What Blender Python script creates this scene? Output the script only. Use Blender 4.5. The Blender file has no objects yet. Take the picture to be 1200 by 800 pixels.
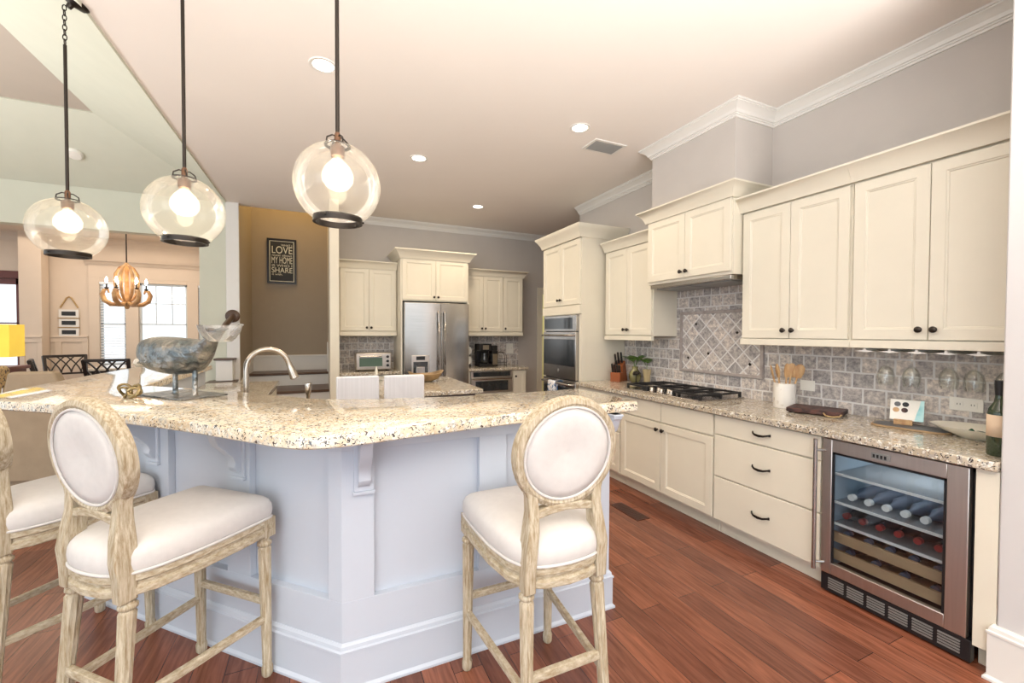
import bpy, bmesh, math, random
from mathutils import Vector, Matrix
random.seed(7)
D = bpy.data; S = bpy.context.scene; COL = S.collection
PI = math.pi

# ------------------------------------------------------------------ camera, sky, lights, exposure
CAM_F, CAM_YAW, CAM_PITCH, CAM_ROLL, CAM_H = 495.1, 0.42393, 0.01995, 0.00331, 1.45
def cam_axes():
    cy, sy = math.cos(CAM_YAW), math.sin(CAM_YAW); cp, sp = math.cos(CAM_PITCH), math.sin(CAM_PITCH)
    fw = Vector((sy*cp, cy*cp, -sp)); r = Vector((cy, -sy, 0)); u = r.cross(fw)
    cr, sr = math.cos(CAM_ROLL), math.sin(CAM_ROLL)
    return r*cr + u*sr, u*cr - r*sr, fw
_r, _u, _f = cam_axes()
cam = D.objects.new('camera', D.cameras.new('camera')); COL.objects.link(cam)
cam.data.sensor_width = 36; cam.data.lens = 36*CAM_F/1200; cam.data.clip_start = 0.05; cam.data.clip_end = 200
cam.matrix_world = Matrix(((_r.x, _u.x, -_f.x, 0), (_r.y, _u.y, -_f.y, 0), (_r.z, _u.z, -_f.z, CAM_H), (0, 0, 0, 1)))
S.camera = cam
S.view_settings.view_transform = 'Standard'; S.view_settings.look = 'None'
S.view_settings.gamma = 1; S.view_settings.use_curve_mapping = False
S.view_settings.exposure = 0.36
world = D.worlds.new('daylight'); S.world = world; world.use_nodes = True
world.node_tree.nodes['Background'].inputs[0].default_value = (0.86, 0.94, 1.0, 1)
world.node_tree.nodes['Background'].inputs[1].default_value = 1.2

def lamp(name, kind, loc, energy, color, size=0.1, rot=None, spot=None, size_y=None):
    l = D.lights.new(name, kind); l.energy = energy; l.color = color
    if kind == 'AREA':
        l.size = size
        if size_y: l.shape = 'RECTANGLE'; l.size_y = size_y
    else: l.shadow_soft_size = size
    if spot: l.spot_size = spot; l.spot_blend = 0.6
    o = D.objects.new(name, l); o.location = loc
    if rot: o.rotation_euler = rot
    COL.objects.link(o); return o
WARM = (1.0, 0.80, 0.58); WARM2 = (1.0, 0.70, 0.42)
CANS = [(0.02, 2.98), (1.96, 2.99), (0.875, 4.16), (1.93, 5.41)]
lamp('dining_light', 'AREA', (-3.3, 8.2, 3.0), 34, (1, .84, .68), 2.6, (0, 0, 0))
lamp('stair_light', 'AREA', (-0.45, 7.2, 4.3), 16, (1.0, .66, .25), 0.8, (0, 0, 0))
lamp('pantry_light', 'AREA', (3.6, 8.0, 2.6), 30, (1, .9, .6), 0.8, (0, 0, 0))
lamp('kitchen_downlights', 'AREA', (1.2, 4.6, 3.1), 22, (1.0, .80, .56), 2.2, (0, 0, 0))
# two added fills behind and left of the viewer, aimed up to brighten ceilings
def aim(dx, dy, dz): return Vector((dx, dy, dz)).to_track_quat('-Z', 'Y').to_euler()
lamp('rear_ceiling_fill', 'AREA', (.4, -1.9, 1.0), 240, (1, .965, .915), 4.0, aim(.02, .42, .9), size_y=1.2).data.spread = math.radians(112)
lamp('left_ceiling_fill', 'AREA', (-5.6, 2.2, 1.0), 170, (1, .97, .92), 4.5, aim(.45, 0, .89), size_y=1.6).data.spread = math.radians(112)
lamp('living_daylight', 'AREA', (-3.2, -2.6, 2.0), 70, (0.84, 0.92, 1.0), 4.0, (math.radians(84), 0, math.radians(-28)), size_y=2.4)

# ------------------------------------------------------------------ materials
def srgb(r, g, b):
    f = lambda c: (c/255/12.92) if c/255 <= 0.04045 else ((c/255+0.055)/1.055)**2.4
    return (f(r), f(g), f(b), 1)
def newmat(name):
    m = D.materials.new(name); m.use_nodes = True
    nt = m.node_tree; return m, nt, nt.nodes['Principled BSDF'], nt.nodes, nt.links
def mat(name, col, rough=0.5, metal=0.0, spec=0.5, var=0.04, scale=6, bump=0.0, bscale=80, stretch=None, col2=None, coat=0, emit=0, contrast=None, detail=4, bdist=.004):
    m, nt, b, N, L = newmat(name)
    b.inputs['Roughness'].default_value = rough; b.inputs['Metallic'].default_value = metal
    b.inputs['Specular IOR Level'].default_value = spec; b.inputs['Coat Weight'].default_value = coat
    tc = N.new('ShaderNodeTexCoord'); mp = N.new('ShaderNodeMapping'); L.new(tc.outputs['Object'], mp.inputs[0])
    if stretch: mp.inputs['Scale'].default_value = stretch
    nz = N.new('ShaderNodeTexNoise'); nz.inputs['Scale'].default_value = scale; nz.inputs['Detail'].default_value = detail; nz.inputs['Roughness'].default_value = .5 if detail < 5 else .68
    L.new(mp.outputs[0], nz.inputs['Vector'])
    rp = N.new('ShaderNodeValToRGB'); L.new(nz.outputs['Fac'], rp.inputs[0])
    lo, hi = contrast or (0.3, 0.7)
    rp.color_ramp.elements[0].position = lo; rp.color_ramp.elements[1].position = hi
    c2 = col2 or tuple(max(0, c*(1-var)) for c in col[:3]) + (1,)
    rp.color_ramp.elements[0].color = c2; rp.color_ramp.elements[1].color = col
    L.new(rp.outputs[0], b.inputs['Base Color'])
    if bump:
        n2 = N.new('ShaderNodeTexNoise'); n2.inputs['Scale'].default_value = bscale; L.new(mp.outputs[0], n2.inputs['Vector'])
        bp = N.new('ShaderNodeBump'); bp.inputs['Strength'].default_value = bump; bp.inputs['Distance'].default_value = bdist
        L.new(n2.outputs['Fac'], bp.inputs['Height']); L.new(bp.outputs[0], b.inputs['Normal'])
    if emit:
        L.new(rp.outputs[0], b.inputs['Emission Color']); b.inputs['Emission Strength'].default_value = emit
    return m
def glass_mat(name, tint=(1, 1, 1, 1), rim=0.9, rough=0.02, haze=0.0):
    m = D.materials.new(name); m.use_nodes = True; nt = m.node_tree; N, L = nt.nodes, nt.links
    N.clear(); out = N.new('ShaderNodeOutputMaterial')
    tr = N.new('ShaderNodeBsdfTransparent'); tr.inputs[0].default_value = tint
    gl = N.new('ShaderNodeBsdfGlossy'); gl.inputs['Roughness'].default_value = rough; gl.inputs[0].default_value = (.95, .95, .95, 1)
    lw = N.new('ShaderNodeLayerWeight'); lw.inputs[0].default_value = 0.25
    mu = N.new('ShaderNodeMath'); mu.operation = 'MULTIPLY_ADD'; mu.inputs[1].default_value = rim; mu.inputs[2].default_value = 0.03; mu.use_clamp = True
    L.new(lw.outputs['Fresnel'], mu.inputs[0])
    mx = N.new('ShaderNodeMixShader'); L.new(mu.outputs[0], mx.inputs[0]); L.new(tr.outputs[0], mx.inputs[1]); L.new(gl.outputs[0], mx.inputs[2])
    last = mx
    if haze:
        df = N.new('ShaderNodeBsdfDiffuse'); df.inputs[0].default_value = (.9, .88, .82, 1)
        t2 = N.new('ShaderNodeBsdfTranslucent'); t2.inputs[0].default_value = (.9, .88, .82, 1)
        ad = N.new('ShaderNodeMixShader'); L.new(df.outputs[0], ad.inputs[1]); L.new(t2.outputs[0], ad.inputs[2])
        m2 = N.new('ShaderNodeMixShader'); m2.inputs[0].default_value = haze
        L.new(mx.outputs[0], m2.inputs[1]); L.new(ad.outputs[0], m2.inputs[2]); last = m2
    L.new(last.outputs[0], out.inputs[0]); return m
def emis(name, col, strength):
    m, nt, b, N, L = newmat(name)
    b.inputs['Base Color'].default_value = col; b.inputs['Emission Color'].default_value = col; b.inputs['Emission Strength'].default_value = strength
    return m
def granite(name, base, tan, grey):
    m, nt, b, N, L = newmat(name)
    tc = N.new('ShaderNodeTexCoord'); mp = N.new('ShaderNodeMapping'); L.new(tc.outputs['Object'], mp.inputs[0])
    def noise(s, d=6, dist=0):
        n = N.new('ShaderNodeTexNoise'); n.inputs['Scale'].default_value = s; n.inputs['Detail'].default_value = d
        n.inputs['Distortion'].default_value = dist; L.new(mp.outputs[0], n.inputs['Vector']); return n
    def ramp(src, p0, p1, a=(0, 0, 0, 1), c=(1, 1, 1, 1)):
        r = N.new('ShaderNodeValToRGB'); r.color_ramp.elements[0].position = p0; r.color_ramp.elements[1].position = p1
        r.color_ramp.elements[0].color = a; r.color_ramp.elements[1].color = c; L.new(src, r.inputs[0]); return r
    def mix(fac, a, c):
        x = N.new('ShaderNodeMix'); x.data_type = 'RGBA'; L.new(fac, x.inputs['Factor'])
        for s, i in ((a, 6), (c, 7)):
            if isinstance(s, tuple): x.inputs[i].default_value = s
            else: L.new(s, x.inputs[i])
        return x.outputs[2]
    c = mix(ramp(noise(14, 5, .6).outputs['Fac'], .42, .62).outputs[0], base, tan)
    c = mix(ramp(noise(38, 6, .4).outputs['Fac'], .52, .64).outputs[0], c, grey)
    c = mix(ramp(noise(60, 3, .2).outputs['Fac'], .54, .66).outputs[0], c, (.84, .83, .76, 1))
    c = mix(ramp(noise(80, 3, 1.4).outputs['Fac'], .575, .605).outputs[0], c, (.035, .035, .04, 1))
    c = mix(ramp(noise(80, 2, 1.2).outputs['Fac'], .66, .70).outputs[0], c, (.10, .06, .05, 1))
    L.new(c, b.inputs['Base Color']); b.inputs['Roughness'].default_value = 0.07
    b.inputs['Specular IOR Level'].default_value = 0.7
    return m
def tiles(name, w, h, rot=0, cols=((.56, .525, .50, 1), (.31, .305, .315, 1)), mortar=(.70, .69, .68, 1), off=0.5, axis='YZ', msize=0.006, big=1.0):
    m, nt, b, N, L = newmat(name)
    tc = N.new('ShaderNodeTexCoord'); sp = N.new('ShaderNodeSeparateXYZ'); cb = N.new('ShaderNodeCombineXYZ')
    L.new(tc.outputs['Object'], sp.inputs[0])
    L.new(sp.outputs[axis[0]], cb.inputs[0]); L.new(sp.outputs[axis[1]], cb.inputs[1])
    mp = N.new('ShaderNodeMapping'); mp.inputs['Rotation'].default_value = (0, 0, rot); L.new(cb.outputs[0], mp.inputs[0])
    nw = N.new('ShaderNodeTexNoise'); nw.inputs['Scale'].default_value = 14; L.new(mp.outputs[0], nw.inputs['Vector'])
    va = N.new('ShaderNodeVectorMath'); va.operation = 'MULTIPLY_ADD'; va.inputs[1].default_value = (.008, .008, 0); L.new(nw.outputs['Color'], va.inputs[0]); L.new(mp.outputs[0], va.inputs[2])
    br = N.new('ShaderNodeTexBrick'); br.offset = off; br.inputs['Scale'].default_value = 1
    br.inputs['Brick Width'].default_value = w; br.inputs['Row Height'].default_value = h; br.inputs['Mortar Size'].default_value = msize
    br.inputs['Mortar Smooth'].default_value = 0.3; br.squash = 1.0 if rot else 0.72; br.squash_frequency = 3; br.inputs['Bias'].default_value = 0
    br.inputs['Color1'].default_value = cols[0]; br.inputs['Color2'].default_value = cols[1]; br.inputs['Mortar'].default_value = mortar
    L.new(va.outputs[0], br.inputs['Vector'])
    nz = N.new('ShaderNodeTexNoise'); nz.inputs['Scale'].default_value = 30; nz.inputs['Detail'].default_value = 8; nz.inputs['Roughness'].default_value = .75; L.new(mp.outputs[0], nz.inputs['Vector'])
    rp = N.new('ShaderNodeValToRGB'); L.new(nz.outputs['Fac'], rp.inputs[0])
    rp.color_ramp.elements[0].position = .38; rp.color_ramp.elements[1].position = .66
    rp.color_ramp.elements[0].color = (.60, .58, .60, 1); rp.color_ramp.elements[1].color = (1.75, 1.68, 1.55, 1)
    mx = N.new('ShaderNodeMix'); mx.data_type = 'RGBA'; mx.blend_type = 'MULTIPLY'; mx.inputs['Factor'].default_value = 1
    L.new(br.outputs['Color'], mx.inputs[6]); L.new(rp.outputs[0], mx.inputs[7])
    m2 = N.new('ShaderNodeMix'); m2.data_type = 'RGBA'; L.new(br.outputs['Fac'], m2.inputs['Factor']); L.new(mx.outputs[2], m2.inputs[6]); m2.inputs[7].default_value = mortar
    L.new(m2.outputs[2], b.inputs['Base Color'])
    iv = N.new('ShaderNodeMath'); iv.operation = 'SUBTRACT'; iv.inputs[0].default_value = 1; L.new(br.outputs['Fac'], iv.inputs[1])
    bp = N.new('ShaderNodeBump'); bp.inputs['Strength'].default_value = .5; bp.inputs['Distance'].default_value = .004
    L.new(iv.outputs[0], bp.inputs['Height']); L.new(bp.outputs[0], b.inputs['Normal'])
    b.inputs['Roughness'].default_value = .6
    return m
def floor_mat():
    m, nt, b, N, L = newmat('hardwood_floor')
    tc = N.new('ShaderNodeTexCoord'); sp = N.new('ShaderNodeSeparateXYZ'); cb = N.new('ShaderNodeCombineXYZ')
    L.new(tc.outputs['Object'], sp.inputs[0]); L.new(sp.outputs['Y'], cb.inputs[0]); L.new(sp.outputs['X'], cb.inputs[1])
    br = N.new('ShaderNodeTexBrick'); br.offset = .37; br.offset_frequency = 2; br.inputs['Scale'].default_value = 1
    br.inputs['Brick Width'].default_value = 1.05; br.inputs['Row Height'].default_value = .127; br.inputs['Mortar Size'].default_value = .0014; br.inputs['Bias'].default_value = -.1
    br.inputs['Color1'].default_value = (.255, .088, .048, 1); br.inputs['Color2'].default_value = (.125, .044, .028, 1); br.inputs['Mortar'].default_value = (.035, .012, .008, 1)
    L.new(cb.outputs[0], br.inputs['Vector'])
    mp = N.new('ShaderNodeMapping'); mp.inputs['Scale'].default_value = (2.2, 26, 1); L.new(cb.outputs[0], mp.inputs[0])
    nz = N.new('ShaderNodeTexNoise'); nz.inputs['Scale'].default_value = 2; nz.inputs['Detail'].default_value = 7; nz.inputs['Distortion'].default_value = .8; L.new(mp.outputs[0], nz.inputs['Vector'])
    rp = N.new('ShaderNodeValToRGB'); L.new(nz.outputs['Fac'], rp.inputs[0])
    rp.color_ramp.elements[0].position = .32; rp.color_ramp.elements[1].position = .7
    rp.color_ramp.elements[0].color = (.68, .64, .6, 1); rp.color_ramp.elements[1].color = (1.3, 1.35, 1.35, 1)
    mx = N.new('ShaderNodeMix'); mx.data_type = 'RGBA'; mx.blend_type = 'MULTIPLY'; mx.inputs['Factor'].default_value = 1
    L.new(br.outputs['Color'], mx.inputs[6]); L.new(rp.outputs[0], mx.inputs[7]); L.new(mx.outputs[2], b.inputs['Base Color'])
    b.inputs['Roughness'].default_value = .27; b.inputs['Specular IOR Level'].default_value = .45
    bp = N.new('ShaderNodeBump'); bp.inputs['Strength'].default_value = .12; bp.inputs['Distance'].default_value = .003
    L.new(nz.outputs['Fac'], bp.inputs['Height']); L.new(bp.outputs[0], b.inputs['Normal'])
    return m

M = {}
M['cream'] = mat('cream_cabinet_paint', srgb(226, 220, 203), .38, var=.03)
M['white'] = mat('white_trim_paint', srgb(226, 224, 219), .35, var=.02)
M['island'] = mat('pale_blue_white_paint', srgb(198, 205, 216), .4, var=.02)
M['wall'] = mat('greige_wall_paint', srgb(196, 190, 184), .85, var=.03)
M['wall2'] = mat('grey_green_wall_paint', srgb(210, 212, 196), .85, var=.03)
M['wall3'] = mat('taupe_stair_paint', srgb(160, 148, 132), .85, var=.03)
M['peach'] = mat('tan_dining_paint', srgb(214, 199, 182), .85, var=.03)
M['ceil'] = mat('ceiling_paint', srgb(236, 230, 224), .9, var=.02, scale=2)
M['taupe'] = mat('taupe_tray_paint', srgb(196, 186, 174), .9, var=.02)
M['pillar'] = mat('off_white_wall_paint', srgb(206, 204, 203), .8, var=.02)
M['floor'] = floor_mat()
M['granite'] = granite('cream_granite', (.78, .70, .55, 1), (.70, .56, .38, 1), (.55, .52, .46, 1))
M['granite2'] = granite('brown_granite', (.56, .49, .38, 1), (.46, .38, .27, 1), (.42, .38, .33, 1))
M['tile'] = tiles('travertine_brick', .125, .1)
M['tileb'] = tiles('travertine_brick_rear', .125, .1, axis='XZ')
M['diam'] = tiles('travertine_diamond', .108, .108, rot=PI/4, off=0, msize=.006, axis='XZ')
M['pencil'] = mat('travertine_moulding', srgb(176, 168, 164), .6, col2=srgb(140, 130, 126), scale=14, bump=.4)
M['steel'] = mat('brushed_steel', (.50, .475, .45, 1), .22, 1.0, var=.08, scale=3, stretch=(1, 1, 30))
M['steel2'] = mat('warm_steel', (.60, .555, .52, 1), .34, 1.0, var=.08, scale=3, stretch=(30, 1, 1))
M['nickel'] = mat('brushed_nickel', (.55, .50, .44, 1), .25, 1.0, var=.1)
M['pewter'] = mat('hammered_pewter', (.36, .335, .30, 1), .34, .85, col2=(.15, .175, .185, 1), scale=12, bump=1.0, bscale=26, bdist=.02, contrast=(.38, .66))
M['bronze'] = mat('dark_bronze', (.05, .042, .036, 1), .38, .9, var=.2)
M['black'] = mat('black_enamel', (.012, .012, .014, 1), .3, var=.2)
M['blackglass'] = mat('black_glass', (.02, .025, .03, 1), .06, spec=.8, var=.2)
M['cast'] = mat('cast_iron', (.018, .018, .02, 1), .5, .2, var=.2)
M['linen'] = mat('ivory_linen', srgb(214, 210, 206), .9, var=.05, scale=40, bump=.25, bscale=500)
M['slip'] = mat('tan_slipcover', srgb(176, 156, 130), .95, var=.12, scale=8, bump=.3, bscale=200)
M['stripe'] = mat('white_pinstripe_cloth', srgb(222, 222, 227), .9, var=.10, scale=14, stretch=(40, 1, .05), contrast=(.45, .55))
M['oak'] = mat('whitewashed_oak', srgb(208, 198, 176), .7, col2=srgb(150, 130, 98), scale=22, stretch=(5, 5, .45), contrast=(.36, .66), detail=8, bump=.3, bscale=60)
M['oakh'] = mat('whitewashed_oak_rail', srgb(208, 198, 176), .7, col2=srgb(150, 130, 98), scale=34, stretch=(1, 1, 3), contrast=(.33, .68), detail=9, bump=.3, bscale=60)
M['dark'] = mat('espresso_wood', (.022, .016, .014, 1), .4, var=.2)
M['tread'] = mat('dark_stair_tread', (.10, .055, .035, 1), .35, var=.2)
M['brown'] = mat('chestnut_wood', srgb(128, 70, 44), .4, col2=srgb(96, 48, 30), stretch=(1, 1, 6))
M['redwood'] = mat('mahogany_frame', srgb(110, 62, 56), .4, var=.2)
M['block'] = mat('knife_block_wood', srgb(162, 92, 48), .45, col2=srgb(132, 68, 34), stretch=(1, 8, 1))
M['spoon'] = mat('bamboo', srgb(212, 178, 132), .55, col2=srgb(178, 134, 90), stretch=(4, 4, 1), scale=10)
M['walnut'] = mat('walnut_endgrain', srgb(92, 58, 50), .5, col2=srgb(50, 30, 28), scale=30, contrast=(.4, .6))
M['rope'] = mat('rope', srgb(190, 160, 112), .9, var=.3, scale=80)
M['ceramic'] = mat('white_ceramic', srgb(240, 238, 230), .25, var=.06, scale=20)
M['enamel'] = mat('chipped_white_crock', srgb(238, 234, 226), .4, col2=srgb(196, 184, 166), scale=16, contrast=(.28, .4))
M['plastic'] = mat('white_plastic', srgb(240, 238, 230), .35, var=.01)
M['leaf'] = mat('pothos_leaf', srgb(96, 132, 50), .4, col2=srgb(52, 88, 34), scale=20)
M['jade'] = mat('olive_glass_vase', srgb(150, 145, 96), .12, col2=srgb(96, 92, 56), spec=.8, scale=14)
M['gold'] = mat('aged_brass', (.42, .32, .16, 1), .3, 1.0, var=.3, scale=14)
M['goldwood'] = mat('honey_carved_wood', srgb(204, 166, 116), .45, col2=srgb(150, 108, 70), scale=12)
M['glass'] = glass_mat('clear_glass', (.98, .99, .98, 1), .5)
M['socketm'] = mat('bronze_socket', srgb(120, 88, 66), .4, .6, var=.2, scale=40)
M['dishglass'] = glass_mat('thick_dish_glass', (.97, .98, 1, 1), 1.0, .04, haze=.10)
M['globe'] = glass_mat('seeded_globe_glass', (1.0, .98, .94, 1), .5, .08, haze=.11)
M['pane'] = glass_mat('window_pane', (1, 1, 1, 1), .25)
M['coolglass'] = glass_mat('fridge_door_glass', (.84, .87, .90, 1), .5, .02)
M['shelfglass'] = glass_mat('cooler_shelf_glass', (.85, .9, .95, 1), .9, .1, haze=.25)
M['bulb'] = emis('glowing_bulb', (1, .90, .70, 1), 14)
M['bulbglass'] = glass_mat('bulb_glass', (1, .98, .93, 1), .5, .05, haze=.22)
M['can'] = emis('recessed_lamp', (1, .93, .80, 1), 7)
M['shade'] = mat('yellow_lampshade', srgb(250, 218, 88), .8, var=.05, emit=.34)
M['slate'] = mat('slate', srgb(104, 106, 108), .5, var=.2, scale=20)
M['stonee'] = mat('bark_edge', srgb(168, 140, 104), .7, var=.2, scale=30)
M['teal'] = mat('teal_glaze', srgb(64, 186, 196), .3, col2=srgb(210, 240, 240), scale=10)
M['bottle'] = mat('green_bottle_glass', (.025, .05, .018, 1), .05, spec=.9, var=.3)
M['label'] = mat('paper_label', srgb(228, 204, 176), .7, var=.04)
M['wood_slat'] = mat('wine_shelf_wood', srgb(190, 158, 118), .5, var=.12, stretch=(1, 10, 10))
M['inner'] = mat('cooler_lining', srgb(178, 192, 200), .4, var=.05)
M['redcap'] = mat('red_foil', srgb(170, 60, 56), .35, .4, var=.1)
M['clearb'] = mat('pale_bottle', srgb(96, 106, 122), .15, var=.2, scale=20)
M['darkb'] = mat('dark_bottle', srgb(30, 30, 38), .12, var=.2)
M['grey'] = mat('grey_metal', srgb(150, 150, 148), .4, .4, var=.05)
M['towel'] = mat('blue_patterned_towel', srgb(238, 240, 244), .9, col2=srgb(52, 110, 170), scale=26, contrast=(.44, .5))
M['fabricp'] = mat('spotted_fabric', srgb(206, 180, 130), .9, col2=srgb(84, 70, 74), scale=34, contrast=(.4, .48))
M['board'] = mat('chalkboard', srgb(40, 44, 48), .6, var=.15, scale=20)
M['letter'] = mat('cream_lettering', srgb(226, 226, 212), .7, var=.02)
M['table'] = mat('pale_table_top', srgb(206, 200, 190), .2, var=.06)
M['greeng'] = mat('green_glass', srgb(60, 150, 60), .15, var=.1)
M['blind'] = mat('white_blind', srgb(240, 244, 248), .6, var=.02)
M['olivew'] = mat('beige_wood_bowl', srgb(168, 140, 100), .45, col2=srgb(110, 88, 58), scale=9)

# ------------------------------------------------------------------ mesh kit
class MB:
    def __init__(s): s.b = bmesh.new()
    def quad(s, pts):
        return s.b.faces.new([s.b.verts.new(Vector(p)) for p in pts])
    def box(s, x0, x1, y0, y1, z0, z1, mx=None):
        v = [Vector((x, y, z)) for z in (z0, z1) for y in (y0, y1) for x in (x0, x1)]
        if mx: v = [mx @ p for p in v]
        v = [s.b.verts.new(p) for p in v]
        for f in ((0, 2, 3, 1), (4, 5, 7, 6), (0, 1, 5, 4), (2, 6, 7, 3), (0, 4, 6, 2), (1, 3, 7, 5)):
            s.b.faces.new([v[i] for i in f])
        return s
    def rings(s, rs, cap=True, closed=False):
        vs = [[s.b.verts.new(Vector(p)) for p in r] for r in rs]
        n = len(vs[0]); k = len(vs)
        for i in range(k if closed else k-1):
            a, c = vs[i], vs[(i+1) % k]
            for j in range(n):
                s.b.faces.new((a[j], a[(j+1) % n], c[(j+1) % n], c[j]))
        if cap and not closed:
            s.b.faces.new(list(reversed(vs[0]))); s.b.faces.new(vs[-1])
        return s
    def lathe(s, prof, c=(0, 0, 0), n=24, mx=None, flute=0, nf=10, cap=True, sx=1, sy=1):
        rs = []
        for it in prof:
            r, z = it[0], it[1]; fl = it[2] if len(it) > 2 else 0
            ring = []
            for i in range(n):
                a = 2*PI*i/n; rr = r*(1-fl*(0.5+0.5*math.cos(nf*a)))
                p = Vector((c[0]+rr*math.cos(a)*sx, c[1]+rr*math.sin(a)*sy, c[2]+z))
                ring.append(mx @ p if mx else p)
            rs.append(ring)
        return s.rings(rs, cap=cap)
    def cyl(s, p0, p1, r0, r1=None, n=12):
        p0, p1 = Vector(p0), Vector(p1); d = p1-p0
        mx = Matrix.Translation(p0) @ d.to_track_quat('Z', 'Y').to_matrix().to_4x4()
        return s.lathe([(r0, 0), (r0 if r1 is None else r1, d.length)], n=n, mx=mx)
    def sweep(s, pts, prof, closed=False, up=(0, 0, 1), scales=None):
        """prof: list of (u, v); u along side, v along the up-ish normal"""
        P = [Vector(p) for p in pts]; n = len(P); rs = []; up = Vector(up)
        for i in range(n):
            if closed: t = (P[(i+1) % n]-P[i-1])
            else: t = P[min(i+1, n-1)]-P[max(i-1, 0)]
            t.normalize(); sd = t.cross(up)
            if sd.length < 1e-4: sd = t.cross(Vector((0.3, 1, 0)))
            sd.normalize(); nn = sd.cross(t); k = scales[i] if scales else 1
            rs.append([P[i]+sd*(u*k)+nn*(v*k) for u, v in prof])
        return s.rings(rs, cap=not closed, closed=closed)
    def tube(s, pts, r, n=8, closed=False, up=(0, 0, 1), scales=None):
        return s.sweep(pts, [(r*math.cos(2*PI*i/n), r*math.sin(2*PI*i/n)) for i in range(n)], closed, up, scales)
    def mould(s, path, prof, side=1):
        """horizontal mitred moulding; prof = (out, z) closed loop; path = (x, y)"""
        P = [Vector((p[0], p[1])) for p in path]; n = len(P); rs = []
        for i in range(n):
            d0 = (P[i]-P[i-1]).normalized() if i else None
            d1 = (P[i+1]-P[i]).normalized() if i < n-1 else None
            n0 = Vector((d0.y, -d0.x)) if d0 else None; n1 = Vector((d1.y, -d1.x)) if d1 else None
            if n0 is None: m = n1
            elif n1 is None: m = n0
            else:
                m = (n0+n1); m = m/(1+n0.dot(n1))
            rs.append([(P[i].x+m.x*o*side, P[i].y+m.y*o*side, z) for o, z in prof])
        return s.rings(rs)
    def prism(s, poly, z0, z1, mx=None):
        r0 = [Vector((x, y, z0)) for x, y in poly]; r1 = [Vector((x, y, z1)) for x, y in poly]
        if mx: r0 = [mx @ p for p in r0]; r1 = [mx @ p for p in r1]
        return s.rings([r0, r1])
    def sphere(s, c, r, n=16, m=10, sx=1, sy=1, sz=1, z0=-1, z1=1):
        pr = []
        for i in range(m+1):
            a = math.asin(z0)+(math.asin(z1)-math.asin(z0))*i/m
            pr.append((max(r*math.cos(a), 1e-4), r*math.sin(a)*sz))
        return s.lathe(pr, c, n, sx=sx, sy=sy)
    def panel(s, x0, x1, z0, z1, y, t=0.02, fw=0.057, rec=0.009):
        """shaker front facing -y, front plane at y"""
        def loop(i, yy): return [(x0+i, yy, z0+i), (x1-i, yy, z0+i), (x1-i, yy, z1-i), (x0+i, yy, z1-i)]
        ls = [loop(0, y+t), loop(0, y+.002), loop(.002, y)]
        if fw: ls += [loop(fw, y), loop(fw+.003, y+.004), loop(fw+.009, y+.0045), loop(fw+.012, y+rec)]
        return s.rings(ls)
    def obj(s, name, m, parent=None, bevel=0, seg=2, smooth=40, sub=0, loc=None, rot=None, solid=0):
        bmesh.ops.recalc_face_normals(s.b, faces=s.b.faces)
        me = D.meshes.new(name); s.b.to_mesh(me); s.b.free()
        me.materials.append(M[m] if isinstance(m, str) else m)
        o = D.objects.new(name, me); COL.objects.link(o)
        if parent: o.parent = parent
        if loc: o.location = loc
        if rot is not None: o.rotation_euler = (0, 0, rot)
        if solid: md = o.modifiers.new('s', 'SOLIDIFY'); md.thickness = solid; md.offset = 0
        if bevel:
            md = o.modifiers.new('b', 'BEVEL'); md.width = bevel; md.segments = seg; md.limit_method = 'ANGLE'; md.angle_limit = .6
            md.harden_normals = False
        if sub: md = o.modifiers.new('u', 'SUBSURF'); md.levels = sub; md.render_levels = sub
        if smooth:
            for p in me.polygons: p.use_smooth = True
            me.set_sharp_from_angle(angle=math.radians(smooth))
        return o
def tag(o, label=None, cat=None, group=None, kind=None):
    if label: o['label'] = label
    if cat: o['category'] = cat
    if group: o['group'] = group
    if kind: o['kind'] = kind
    return o
def thing(name, label, cat, loc=(0, 0, 0), rot=0, group=None):
    o = D.objects.new(name, None); COL.objects.link(o); o.location = loc; o.rotation_euler = (0, 0, rot)
    return tag(o, label, cat, group)
def struct(name, mb, m, **k):
    return tag(mb.obj(name, m, **k), kind='structure')
def copy_tree(o, parent=None):
    c = o.copy(); COL.objects.link(c)
    if parent: c.parent = parent
    for ch in list(o.children): copy_tree(ch, c)
    return c
RZ = -PI/2   # right-wall units: local -y looks to world -x, local +x runs towards the viewer
CROWN = [(0, 0), (.014, 0), (.018, -.012), (.03, -.02), (.055, -.05), (.075, -.082), (.092, -.09), (.10, -.11), (0, -.11)]
def crown_prof(ztop, h=.11, out=.10):
    # cove crown hugging a wall: widest at the top
    return [(0, ztop), (out, ztop), (out, ztop-.014*h/.11), (out*.90, ztop-.016*h/.11), (out*.90, ztop-.024*h/.11), (out*.80, ztop-.028*h/.11), (out*.58, ztop-.042*h/.11), (out*.40, ztop-.060*h/.11), (out*.32, ztop-.080*h/.11), (out*.22, ztop-.082*h/.11), (out*.22, ztop-.094*h/.11), (out*.14, ztop-.096*h/.11), (out*.12, ztop-h), (0, ztop-h)]
def base_prof(h=.18, t=.018):
    return [(0, 0), (t+.010, 0), (t+.010, .010), (t, .020), (t, h-.040), (t+.004, h-.037), (t+.004, h-.028), (t-.003, h-.024), (t-.005, h-.010), (t-.010, h-.004), (t-.012, h), (0, h)]

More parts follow.
